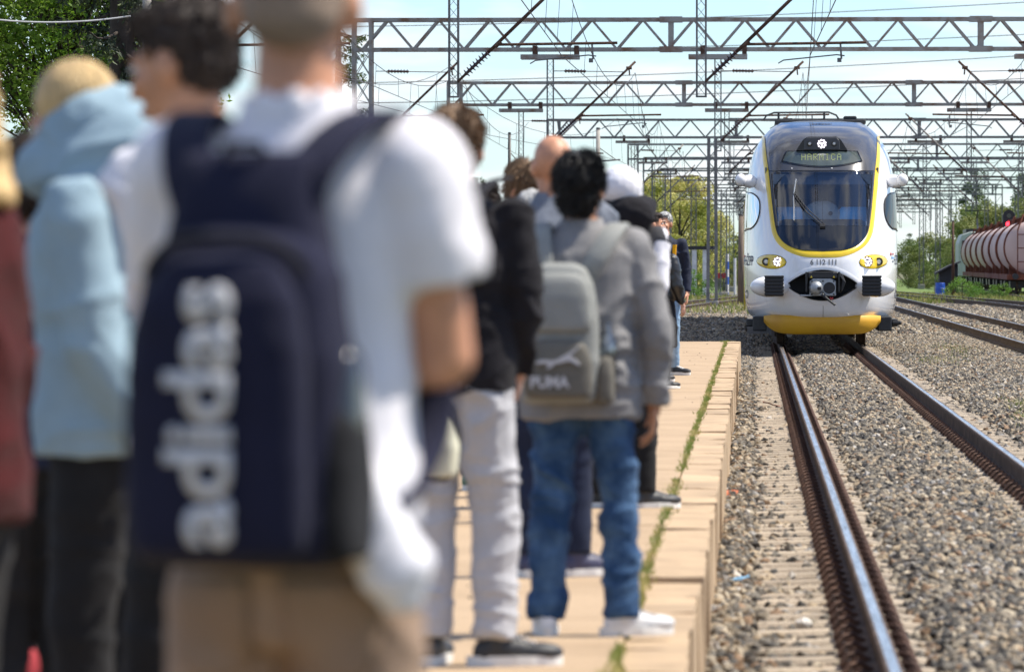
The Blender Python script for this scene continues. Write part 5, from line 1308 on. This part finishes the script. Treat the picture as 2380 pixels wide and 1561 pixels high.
for sx in (-1, 1): strap([(sx*.07-.05, -.14, 1.20), (sx*.09-.03, -.15, 1.27), (sx*.12-.01, -.10, 1.355), (sx*.13, .0, 1.378), (sx*.135, .11, 1.30), (sx*.15, .15, 1.12), (sx*.17, .05, .95), (sx*.12-.05, -.12, .88)], .068, .022, 'shoulder_strap', mt_pack_grey, b6)
cat = [(0, .30), (.10, .38), (.22, .40), (.36, .36), (.48, .40), (.58, .50), (.68, .60), (.80, .72), (.92, .86), (.98, .98), (1.0, .94), (.93, .80), (.84, .64), (.78, .54), (.86, .46), (.95, .34), (1.0, .2), (.96, .18), (.86, .30), (.74, .36), (.62, .30), (.52, .26), (.42, .22), (.36, .1), (.28, .04), (.24, .06), (.30, .14), (.28, .24), (.16, .26), (.06, .24)]
m = MB(); m.extrude([(-.135 + .15*u, z0+.115 + .085*v) for u, v in cat], -.2985, -.286); o = m.build('emblem', mt_print, b6)
me = text_mesh('PUMA', .06, .002); Vv = np.array([v.co[:] for v in me.vertices]); lo, hi = Vv.min(0), Vv.max(0)
for v in me.vertices: v.co = (-.15 + .13*(v.co.x-lo[0])/(hi[0]-lo[0]), -.2985, z0+.055 + .04*(v.co.y-lo[1])/(hi[1]-lo[1]))
me.materials.clear(); me.materials.append(mt_print); link('lettering', me, b6)
# black bag with a cream panel hanging beside the man in the black jacket
sb = empty('shoulder_bag', (-1.0, 16.9, .98), R(-8), 'black shoulder bag with a cream panel hanging beside pale grey trousers', 'bag')
m = MB(); m.loft([(-.12, 0, 0, .10, .05), (-.1, 0, 0, .13, .065), (.0, 0, 0, .135, .07), (.1, 0, 0, .125, .06), (.13, 0, 0, .09, .03)], 24, 3); remesh(m, .011, 'bag_body', mt_blackcloth, sb, 2, disp=fold(.008, 6, 6, 1))
m = MB(); m.loft([(-.11, .085, -.04, .045, .05), (-.02, .08, -.045, .06, .055), (.06, .065, -.045, .055, .05), (.11, .04, -.04, .04, .04)], 18, 2.6); remesh(m, .011, 'cream_panel', cloth('cream_cloth', (.62, .60, .46), .9, .05), sb, 2)
strap([(-.09, 0, .1), (-.05, .05, .3), (.05, .3, .62), (.1, .6, .76), (.12, .85, .79)], .035, .008, 'bag_strap', mt_blackcloth, sb)

# the driver behind the windscreen
drv = person('driver in a dark shirt seated behind the windscreen of the railcar', TC-.12, 106.55, 1.72, 178, 'ruddy', ('cropped', 'dark_brown'), (0, 0), dict(mat=mt_dkblue, hem=.9), dict(mat=mt_blackpant), group=None, z0=1.28,
    legs={'R': [(.1, .40, .88), (.1, .42, .60), 0], 'L': [(-.1, .40, .88), (-.1, .42, .60), 0]}, arms={'R': [(.25, .1, 1.15), (.18, .33, 1.12)], 'L': [(-.25, .1, 1.15), (-.18, .33, 1.12)]})
# ------------------------------------------------------------------ vegetation
mt_bark = M('bark', (.04, .03, .024), .9, 0, .3, 6, 6, .6, 30)
def leafmat(n, a, b, tr=.35, sc=.6, edge=(.4, .62)): return M(n, a, .65, 0, 0, sc, 4, col2=b, edge=edge, transl=tr, grain=.25, gscale=7)
lf_green = leafmat('bright_green_leaf', (.10, .20, .018), (.24, .36, .04), .55, .9)
lf_spruce = leafmat('spruce_needle', (.012, .024, .009), (.03, .05, .016), .12, 1.5)
lf_larch = leafmat('fresh_needle', (.05, .085, .02), (.11, .15, .03), .3, 1.5)
lf_acacia = leafmat('blossoming_acacia_leaf', (.24, .27, .04), (.55, .50, .17), .3, .45, (.42, .6))
lf_mid = leafmat('mid_green_leaf', (.09, .145, .025), (.21, .225, .06), .3, .4)
lf_dark = leafmat('dark_green_leaf', (.035, .07, .022), (.08, .12, .03), .25, .5)
def leaf_cloud(m, c, r, n, size, rg, droop=0.0, shell=.35):
    """n leaf clumps in an ellipsoid, denser towards its outside"""
    for i in range(n):
        d = Vector((rg.gauss(0, 1), rg.gauss(0, 1), rg.gauss(0, 1))).normalized()*(shell + (1-shell)*rg.random()**.6)
        p = Vector((c[0]+d.x*r[0], c[1]+d.y*r[1], c[2]+d.z*r[2] - droop*rg.random()))
        a = Vector((rg.gauss(0, 1), rg.gauss(0, 1), rg.gauss(0, .7))).normalized(); b = a.cross(Vector((rg.gauss(0, 1), rg.gauss(0, 1), rg.gauss(0, 1)))).normalized()
        L = size*rg.uniform(.6, 1.3); w = L*rg.uniform(.35, .6)
        m.add([p - a*L*.5, p + b*w*.5, p + a*L*.5, p - b*w*.5], [(0, 1, 2, 3)])
def tree_mesh(seed, H, rad, base, leaf, size, n, clumps=22, slim=1.0, lump=.36):
    rg = random.Random(seed); mt = MB(); mc = MB()
    lx, ly = rg.uniform(-.3, .3)*rad*.3, rg.uniform(-.3, .3)*rad*.3
    mt.tube([(0, 0, 0), (lx*.3, ly*.3, H*.3), (lx, ly, H*.6), (lx*1.2, ly, H*.92)], [H*.018, H*.014, H*.009, H*.003], 8)
    for k in range(clumps):
        t = rg.random(); z = base + (H*.96-base)*t; rr = rad*(math.sin(math.pi*min(max((t*.86+.12), 0), 1))**.7)*slim
        a = rg.uniform(0, 6.28); q = rr*math.sqrt(rg.uniform(.15, 1)); c = (lx*t + q*math.cos(a), ly*t + q*math.sin(a), z)
        mt.tube([(lx*t*.6, ly*t*.6, max(base*.7, z - rad*.8)), (c[0]*.6, c[1]*.6, z - rad*.28), c], [H*.006, H*.004, H*.0015], 5)
        s = rad*lump*rg.uniform(.65, 1.25); leaf_cloud(mc, c, (s, s, s*.72), n//clumps, size, rg, s*.15)
    return mt.mesh('trunk', mt_bark, True), mc.mesh('crown', leaf)
def plant_tree(name, meshes, loc, rz, sc, label, group, cat='tree'):
    r = empty(name, loc, rz, label, cat, group); r.scale = (sc, sc, sc) if not isinstance(sc, tuple) else sc
    link('trunk', meshes[0], r); link('crown', meshes[1], r); return r
AC = [tree_mesh(11+i, 7.6, 2.6, 1.0, lf_acacia, .22, 7500, 30) for i in range(3)]
G1 = 'blossoming trees left of the railcar'
for i, (px, top, Y, lab) in enumerate(((1512, 415, 380, 'pale blossoming tree behind the white cap'), (1545, 395, 400, 'tall blossoming tree above the white-haired man'), (1578, 428, 372, 'blossoming tree between the lattice masts'),
        (1604, 405, 410, 'yellow-green tree behind the middle lattice mast'), (1632, 470, 392, 'blossoming tree close left of the tall lattice mast'), (1490, 440, 395, 'blossoming tree partly behind the black hood'),
        (1562, 540, 350, 'low yellow-green tree in front of the blossoming trees'), (1620, 560, 360, 'low bushy tree behind the white marker posts'))):
    p = at(px, top, Y); plant_tree('acacia_tree', AC[i % 3], (p.x, Y, -.4), i*1.3, (p.z+.4)/7.6, lab, G1)
MD = [tree_mesh(31+i, 6, 3.0, .3, lf_mid, .24, 6500, 28) for i in range(3)]; DK = [tree_mesh(41+i, 6, 2.2, .6, lf_dark, .2, 5000, 26) for i in range(2)]
for i, (px, top, Y, lab) in enumerate(((1668, 560, 470, 'green bush behind the tall lattice mast'), (1705, 545, 500, "mid-green tree close left of the railcar's flank"), (1690, 600, 420, 'low bush left of the brown wooden pole'), (1735, 575, 520, 'bush partly hidden by the railcar'))):
    p = at(px, top, Y); plant_tree('bush', (DK if i == 1 else MD)[i % 2], (p.x, Y, -.4), i, (p.z+.4)/6, lab, 'bushes left of the railcar', 'bush')
for i, (px, top, Y, lab) in enumerate(((2112, 562, 470, 'green bush close right of the railcar'), (2135, 588, 430, 'low round bush right of the railcar'), (2160, 545, 480, 'yellow-green bush in the middle of the meadow edge'), (2192, 550, 460, 'leafy bush left of the rusty post'),
        (2225, 520, 500, 'bush rising behind the grey wagon'), (2255, 500, 520, 'taller bush behind the first tank wagon'), (2290, 470, 540, 'dense tree behind the tank wagons'), (2330, 485, 520, 'leafy tree behind the red signal'), (2372, 470, 540, 'leafy tree at the right edge behind the wagons'), (2205, 575, 440, 'low bush beside the dark hut'))):
    p = at(px, top, Y); plant_tree('bush', MD[i % 3], (p.x, Y, -.4), i*.9, (p.z+.4)/6, lab, 'bushes along the meadow', 'bush')
SL = [tree_mesh(51+i, 11, 1.5, 2.5, lf_dark, .24, 3600, 26, lump=.42) for i in range(2)]
for i, (px, top, Y, lab) in enumerate(((2268, 385, 560, 'slender tall tree among the gantries'), (2372, 398, 560, 'slender tall tree at the right edge'), (2112, 540, 700, 'tiny lone conifer on the horizon right of the railcar'))):
    p = at(px, top, Y); plant_tree('slender_tree', SL[i % 2], (p.x, Y, -.4), i, (p.z+.4)/11, lab, 'tall trees behind the wagons')
# far wood closing the horizon
m = MB(); rg = random.Random(3)
for i in range(150): x = -260 + 520*rg.random(); z = rg.uniform(.6, 2.6); leaf_cloud(m, (x, 760 + rg.uniform(-20, 40), z), (4.5, 3, 2.2), 70, .75, rg)
tag(m.build('treeline', lf_mid, fix=False), 'distant line of trees along the horizon', 'treeline', kind='stuff')
# shrubs by the rails on the left
SH = tree_mesh(61, 2, 1.2, .05, leafmat('young_shrub_leaf', (.07, .17, .015), (.14, .26, .03), .4, 1), .12, 2200, 16)
for i, (px, top, Y, lab) in enumerate(((1596, 640, 290, 'small bright green shrub beside the leather jacket'), (1612, 622, 300, 'darker shrub before the white marker posts'), (1580, 650, 275, 'low shrub at the rusty rail'))):
    p = at(px, top, Y); plant_tree('shrub', SH, (p.x, Y, -.35), i, (p.z+.35)/2, lab, 'shrubs near the rusty rails', 'shrub')
for i, (px, top, Y, lab) in enumerate(((2235, 640, 270, 'low shrub growing before the wagon wheels'), (2262, 652, 280, 'small shrub under the first tank wagon'), (2320, 655, 275, 'shrub under the middle tank wagon'))):
    p = at(px, top, Y); plant_tree('shrub', SH, (p.x, Y, -.35), i+.5, (p.z+.35)/2, lab, 'shrubs along the wagons', 'shrub')

# big leafy tree and drooping spruce at the upper left, close by
def big_tree():
    rg = random.Random(5); p = at(120, 60, 88); r = empty('broadleaf_tree', (p.x, 90, -.4), 0, 'bright green broadleaf tree filling the upper left corner', 'tree')
    m = MB(); m.tube([(0, 0, 0), (.1, 0, 3), (0, .2, 7), (.2, .1, 12)], [.3, .25, .18, .05], 10)
    c = MB()
    for k in range(130):
        x = rg.uniform(-2.6, 1.8); z = rg.uniform(4.35 if x < -.2 else 3.9, 7.6); y = rg.uniform(-3, 3)
        m.tube([(0, 0, max(3, z-2)), (x*.5, y*.5, z-.5), (x, y, z)], [.03, .018, .008], 5)
        for j in range(8): leaf_cloud(c, (x+rg.uniform(-.4, .4), y+rg.uniform(-.4, .4), z+rg.uniform(-.35, .35)), (.42, .42, .2), 62, .095, rg, .1, .1)
    m.build('trunk', mt_bark, r, smooth=True); c.build('crown', lf_green, r, fix=False)
big_tree()
def spruce(loc, H, rad, label, droop, n_branch, seed, name='spruce_tree', zmin=0, mat=lf_spruce, mat2=lf_larch):
    rg = random.Random(seed); r = empty(name, loc, 0, label, 'tree'); m = MB(); m.tube([(0, 0, 0), (0, 0, H*.5), (0, 0, H)], [H*.02, H*.013, .01], 8); c = MB(); c2 = MB()
    for k in range(n_branch):
        z = zmin + (H-zmin)*rg.random()**1.2; L = rad*(1-z/H)**.8*rg.uniform(.7, 1.15) + .25; a = rg.uniform(0, 6.28); dx, dy = math.cos(a), math.sin(a)
        P = [Vector((dx*L*t, dy*L*t, z - .35*L*t + .28*L*t*t*t)) for t in (0, .25, .5, .75, 1)]
        m.tube(P, [.035, .025, .018, .012, .006], 5)
        for i in range(int(46*L/rad)+6):
            t = rg.uniform(.12, 1); q = P[0].lerp(P[4], t); q.z = z - .35*L*t + .28*L*t**3
            ln = droop*rg.uniform(.4, 1.1)*(1-.4*t); sx, sy = rg.uniform(-.22, .22), rg.uniform(-.22, .22)
            end = q + Vector((sx, sy, -ln))
            for j in range(7):
                u = rg.random(); w = q.lerp(end, u); d = Vector((rg.uniform(-1, 1), rg.uniform(-1, 1), rg.uniform(-1.4, .2))).normalized()*.085; s = d.cross(Vector((rg.gauss(0, 1), rg.gauss(0, 1), .3))).normalized()*.02
                (c2 if u > .72 and rg.random() < .5 else c).add([w-s, w+s, w+d+s*.3, w+d-s*.3], [(0, 1, 2, 3)])
    m.build('trunk', mt_bark, r, smooth=True); cr = c.build('crown', mat, r, fix=False); c2.build('fresh_shoots', mat2, r, fix=False); return r
p = at(280, 120, 84); spruce((p.x, 84, -.4), 13, 1.7, 'dark spruce with drooping boughs beside the broadleaf tree', .5, 70, 8, zmin=4.0)
p = at(800, 200, 172); spruce((p.x-.2, 172, -.4), 11.5, 2.0, 'sparse conifer behind the first gantry tower', .3, 60, 9, name='conifer', zmin=3.6, mat=lf_larch)
for i, (px, top, Y, lab) in enumerate(((1105, 405, 330, 'distant leafy tree top left of the tousled-hair boy'), (985, 395, 340, 'distant tree behind the shoulder of the man in white'))):
    p = at(px, top, Y); plant_tree('slender_tree', SL[i], (p.x, Y, -.4), i, (p.z+.4)/11, lab, 'distant trees left of the platform')
# thin cable and bracket at the top left
p0 = at(-60, 38, 78); p1 = at(300, 36, 78)
o = MB().tube([p0.lerp(p1, k/16) - Vector((0, 0, .13*4*(k/16)*(1-k/16)*.6)) for k in range(17)], .012, 5).build('cable', M('pale_cable', (.5, .5, .5), .5), fix=False); tag(o, 'pale sagging cable in front of the broadleaf tree', 'cable')
p = at(338, 20, 80); pole_mast('street_pole', p.x, p.y, 7.2, .07, mt_conc_pole, 'grey pole behind the dark-haired boy, reaching out of frame', arm=-.35)

# ------------------------------------------------------------------ tank wagons on the far right
mt_tank = M('weathered_pink_tank', (.60, .46, .42), .8, .0, 0, .5, 6, .1, 8, col2=(.46, .32, .275), edge=(.4, .75), stretch=(1, 1, .35))
mt_tank_rust = M('orange_rust', (.20, .06, .03), .85, 0, 0, 3, 6, .3, 30, col2=(.10, .03, .018))
def wagon():
    root = empty('tank_wagon', (0, 0, 0)); L = 13.6; r = 1.42; zc_ = 2.42
    prof = [(.02, -L/2-.42)] + [(r*math.sin(math.pi/2*t), -L/2 - .42*math.cos(math.pi/2*t)) for t in (.2, .4, .6, .8, 1)] + [(r, L/2)] + [(r*math.sin(math.pi/2*t), L/2 + .42*math.cos(math.pi/2*t)) for t in (.8, .6, .4, .2)] + [(.02, L/2+.42)]
    MB().lathe(prof, (0, 0, zc_), 'Y', 40).build('tank', mt_tank, root, autosmooth=35)
    for y in (-L/2+.02, L/2-.02): MB().lathe([(r+.0, y-.09), (r+.05, y-.09), (r+.05, y+.09), (r, y+.09)], (0, 0, zc_), 'Y', 40).build('tank_band', mt_tank_rust, root)
    m = MB(); m.box((-.42, -L/2, zc_+r+.16), (.42, L/2, zc_+r+.2))
    for k in range(12):
        y = -L/2+.4 + (L-.8)*k/11
        for sx in (-.4, .4): m.beam((sx, y, zc_+r*.9), (sx, y, zc_+r+.17), .05)
    m.build('catwalk', mt_tank_rust, root)
    MB().tube([(0, 0, zc_+r-.05), (0, 0, zc_+r+.3)], .32, 16).build('dome_lid', mt_tank_rust, root)
    for y in (-L/2-.75, L/2+.75):
        m = MB()
        for sx in (-.75, .75): m.beam((sx, y, 1.0), (sx, y, zc_+.9), .06)
        for z in (1.0, 1.7, 2.4, 3.1): m.beam((-.75, y, z), (.75, y, z), .05)
        m.beam((.75, y, zc_+.9), (.45, y*.96, zc_+r+.3), .06); m.beam((-.75, y, zc_+.9), (-.45, y*.96, zc_+r+.3), .06); m.build('end_ladder', mt_tank_rust, root)
    m = MB(); m.box((-1.3, -L/2-1.2, .78), (1.3, L/2+1.2, 1.05)); m.box((-1.15, -L/2+1, 1.0), (1.15, -L/2+1.6, 1.5)); m.box((-1.15, L/2-1.6, 1.0), (1.15, L/2-1, 1.5)); m.build('underframe', mt_tank_rust, root)
    for yb_ in (-5.2, 5.2):
        b = MB(); b.box((-1.1, yb_-1.3, .35), (1.1, yb_+1.3, .7)); bo = b.build('bogie', mt_black_metal, root)
        for yy in (-.9, .9):
            for sx in (-.75, .75): MB().lathe([(.02, -.06), (.46, -.06), (.46, .06), (.02, .06)], (sx, yb_+yy, .46), 'X', 18).build('wheel', mt_rail_side, bo)
    m = MB()
    for sx in (-.88, .88):
        for y in (-L/2-1.2, L/2+1.2): m.tube([(sx, y, .95), (sx, y + math.copysign(.45, y), .95)], .16, 10)
    m.build('buffer', mt_black_metal, root)
    return root
def copy_tree(o, parent=None):
    c = o.copy(); COL.objects.link(c); c.parent = parent
    for ch in list(o.children): copy_tree(ch, c)
    return c
wfx = lambda y: 14.0 + (y-294)*2.3/132
wg = wagon(); sp = 16.9
wl = ['tank wagon nearest the camera, cut by the right edge', 'second tank wagon from the right edge', 'third tank wagon from the right edge', 'fourth tank wagon from the right edge', 'fifth tank wagon from the right edge', 'sixth tank wagon from the right edge', 'last tank wagon, next to the grey wagon', 'tank wagon beyond the right edge']
for i in range(7):
    y = 300 + sp*i; o = wg if i == 0 else copy_tree(wg); o.location = (wfx(y)+.35, y, -.05); o.rotation_euler = (0, 0, -math.atan(2.3/132))
    tag(o, 'pinkish weathered ' + wl[i], 'tank wagon', 'train of tank wagons')
y = 300 + sp*7 + 2; gw = empty('freight_locomotive', (wfx(y)+.3, y, -.05), -.0174, 'grey-green locomotive coupled at the far end of the tank wagons', 'locomotive')
mt_gg = M('grey_green_paint', (.36, .40, .37), .5, 0, .12, 1, 4)
m = MB(); m.extrude([(-1.45, .7), (1.45, .7), (1.45, 3.1), (1.2, 3.75), (.6, 3.95), (-.6, 3.95), (-1.2, 3.75), (-1.45, 3.1)], -6.5, 7); m.build('loco_body', mt_gg, gw, bevel=.06)
m = MB(); m.box((-1.2, -6.56, 2.5), (-.15, -6.49, 3.3)); m.box((.15, -6.56, 2.5), (1.2, -6.49, 3.3)); m.build('loco_window', mt_blackgl, gw)
m = MB(); m.box((-1.2, -5.5, .1), (1.2, 6, .7)); m.build('loco_bogie', mt_black_metal, gw)
m = MB(); m.box((-.9, -6, 3.9), (.9, 6.5, 4.15)); m.tube([(0, -3, 4.1), (0, -1, 5.0), (0, -3.4, 5.5)], .06); m.tube([(-.9, -3.4, 5.5), (.9, -3.4, 5.5)], .04); m.build('roof_gear', mt_black_metal, gw)
build_track(wfx, [200, 294, 440, 480], 'far track under the tank wagons', False, (220, 300))
# dark hut, signal, marker posts
p = at(2203, 690, 330)
hut = empty('hut', (p.x, 330, -.35), 0, 'small dark hut with a sloping roof beside the last wagon', 'hut')
MB().extrude([(-.55, 0), (.5, 0), (.5, 1.9), (0, 1.7), (-.55, 1.4)], -1, 1).build('wall', M('dark_boards', (.03, .032, .036), .8), hut); m = MB(); m.extrude([(-.8, 1.3), (.0, 1.72), (.65, 1.98), (.65, 2.06), (0, 1.82), (-.8, 1.4)], -1.3, 1.3); m.build('roof', M('dark_felt_roof', (.05, .05, .055), .8), hut)
p = at(2184, 664, 300); bl = empty('barrel', (p.x, 300, -.35), 0, 'blue barrel standing in the grass before the dark hut', 'barrel')
m = MB(); m.lathe([(.02, .9), (.24, .9), (.26, .86), (.27, .62), (.285, .6), (.27, .58), (.27, .34), (.285, .32), (.27, .3), (.26, .02), (.02, 0)], (0, 0, 0), 'Z', 20); m.build('drum', M('blue_plastic', (.02, .09, .45), .4), bl); MB().tube([(0, 0, .9), (0, 0, .93)], .2, 16).build('lid', mt_dark, bl)
p = at(2342, 512, 320); sg = empty('signal', (p.x, 320, -.3), 0, 'railway signal showing red above the tank wagons', 'signal')
hz = p.z+.3
MB().tube([(0, .1, 0), (0, .1, hz)], .08, 10).build('signal_mast', mt_steel, sg)
m = MB(); n = 14; m.extrude([(-.33, hz-.55), (.33, hz-.55), (.33, hz+.25)] + [(.33*math.cos(math.pi*k/n), hz+.25+.33*math.sin(math.pi*k/n)) for k in range(1, n)] + [(-.33, hz+.25)], -.1, 0); m.build('signal_head', mt_dark, sg)
MB().tube([(0, -.11, hz-.22), (0, -.14, hz-.22)], .17, 18).build('red_light', emit('red_signal_light', (1, .03, .05), 4), sg)
MB().tube([(0, -.11, hz+.25), (0, -.13, hz+.25)], .13, 18).build('dark_lens', mt_blackgl, sg)
m = MB(); m.tube([(-.2, -.1, hz-.06), (-.17, -.4, hz-.08), (.17, -.4, hz-.08), (.2, -.1, hz-.06)], .02); m.build('signal_hood', mt_dark, sg)
def marker(px, py0, py1, Y, r, mats, bands, label, name='marker_post', cat='post'):
    a, b = at(px, py1, Y), at(px, py0, Y); root = empty(name, (a.x, Y, -.35), 0, label, cat, 'posts beside the tracks'); H = b.z+.35
    for k in range(bands):
        m = MB(); m.tube([(0, 0, H*k/bands), (0, 0, H*(k+1)/bands)], r, 10); m.build('band', mats[k % len(mats)], root)
mt_wpost = M('white_post_paint', (.62, .62, .6), .7, 0, .15, 3); mt_bpost = M('blue_post_paint', (.03, .10, .4), .6)
marker(1690, 590, 690, 300, .09, [mt_bpost, mt_wpost], 6, 'blue and white banded post left of the brown pole')
marker(1708, 600, 690, 310, .07, [mt_wpost], 2, 'pale post nearest the railcar')
gt = at(1628, 580, 320); pf = empty('gate_frame', (gt.x, 320, -.35), 0, 'white frame with a dark top between the shrubs and the tall mast', 'frame')
for sx in (-.35, .25): MB().box((sx-.13, -.13, 0), (sx+.13, .13, gt.z+.35)).build('frame_post', mt_wpost, pf)
MB().box((-.75, -.2, gt.z+.352), (.9, .2, gt.z+.55)).build('frame_top', mt_dark, pf)
for i, (px, py, lab) in enumerate(((1671, 640, 'small red round sign left of the banded post'), (1682, 640, 'second small red round sign close to the banded post'))):
    p = at(px, py, 300); sgn = empty('sign', (p.x, 300, -.35), 0, lab, 'sign'); MB().tube([(0, 0, 0), (0, 0, p.z+.35)], .03, 8).build('sign_post', mt_steel, sgn); MB().tube([(0, -.04, p.z+.35), (0, -.06, p.z+.35)], .15, 16).build('sign_plate', M('red_sign', (.55, .03, .03), .5), sgn)

# ------------------------------------------------------------------ litter on the ballast
def blob(name, loc, r, mat, label, cat):
    m = MB(); m.ell((0, 0, 0), r, nu=9, nv=6); me_ = m.mesh(name, mat)
    for v in me_.vertices: v.co *= 1 + .35*noise.noise(v.co*40 + Vector(loc))
    o = link(name, me_); o.location = loc; o.rotation_euler = (rng.uniform(-.3, .3), rng.uniform(-.3, .3), rng.uniform(0, 6)); return tag(o, label, cat)
p = at(1868, 1415, 26.5); blob('white_stone', (p.x, p.y, -.17), (.045, .04, .03), M('pale_stone', (.6, .57, .52), .8), 'large pale stone on the sleeper ends left of the rail', 'stone')
def scrap(name, px, py, Y, sx, sy, mat, label):
    p = at(px, py, Y); m = MB(); n = 4
    m.v = [((i/n-.5)*sx, (j/n-.5)*sy, .02*noise.noise(Vector((i*.9, j*.9, px)))+.012*abs(i/n-.5)) for j in range(n+1) for i in range(n+1)]
    for j in range(n):
        for i in range(n): a = j*(n+1)+i; m.f.append([a, a+1, a+n+2, a+n+1]); m.mi.append(0)
    o = m.build(name, mat, fix=False); sol = o.modifiers.new('t', 'SOLIDIFY'); sol.thickness = .002; o.location = (p.x, p.y, -.165); o.rotation_euler = (.25, .1, px); tag(o, label, 'litter')
scrap('paper_scrap', 1720, 1341, 30.2, .07, .10, M('blue_paper', (.25, .5, .75), .7), 'light blue scrap of paper on the stones by the platform')
scrap('leaf', 1690, 1143, 41.5, .14, .16, M('orange_leaf', (.42, .12, .05), .7), 'orange dry leaf on the stones by the kerb')
scrap('paper_scrap', 1725, 962, 64, .16, .2, M('white_paper', (.7, .7, .68), .8), 'white crumpled paper below the kerb')
scrap('leaf', 1792, 932, 68, .14, .2, M('brown_leaf', (.3, .1, .05), .7), 'brown leaf beside the left rail')

p = at(130, 1500, 15.5); rb_ = empty('bag', (p.x, 15.5, PT), .3, 'small red and white bag standing on the platform behind black trousers', 'bag')
m = MB(); m.loft([(0, 0, 0, .13, .07), (.03, 0, 0, .15, .085), (.10, 0, 0, .15, .085), (.17, 0, 0, .14, .075), (.2, 0, 0, .1, .04)], 24, 3); m.build('bag_body', M('red_bag_cloth', (.35, .03, .035), .8), rb_, smooth=True)
m = MB(); m.loft([(.02, .03, -.008, .1, .085), (.11, .03, -.008, .1, .085)], 20, 3); m.build('white_panel', mt_whitejersey, rb_, smooth=True)
MB().tube([(-.08, 0, .19), (-.05, 0, .27), (.05, 0, .27), (.08, 0, .19)], .008, 6).build('bag_handle', mt_blackcloth, rb_)

m = MB(); rg = random.Random(21)
for i in range(80):
    x = rg.uniform(-1.9, -.46); y = 16 + 76*rg.random(); r_ = rg.uniform(.003, .009)
    m.ell((x, y, PT+.004+r_*.3), (r_, r_*rg.uniform(.6, 1.6), r_*.6), nu=6, nv=4)
tag(m.build('pebbles', mt_stone, fix=False), 'small pebbles and crumbs scattered on the platform paving', kind='stuff')
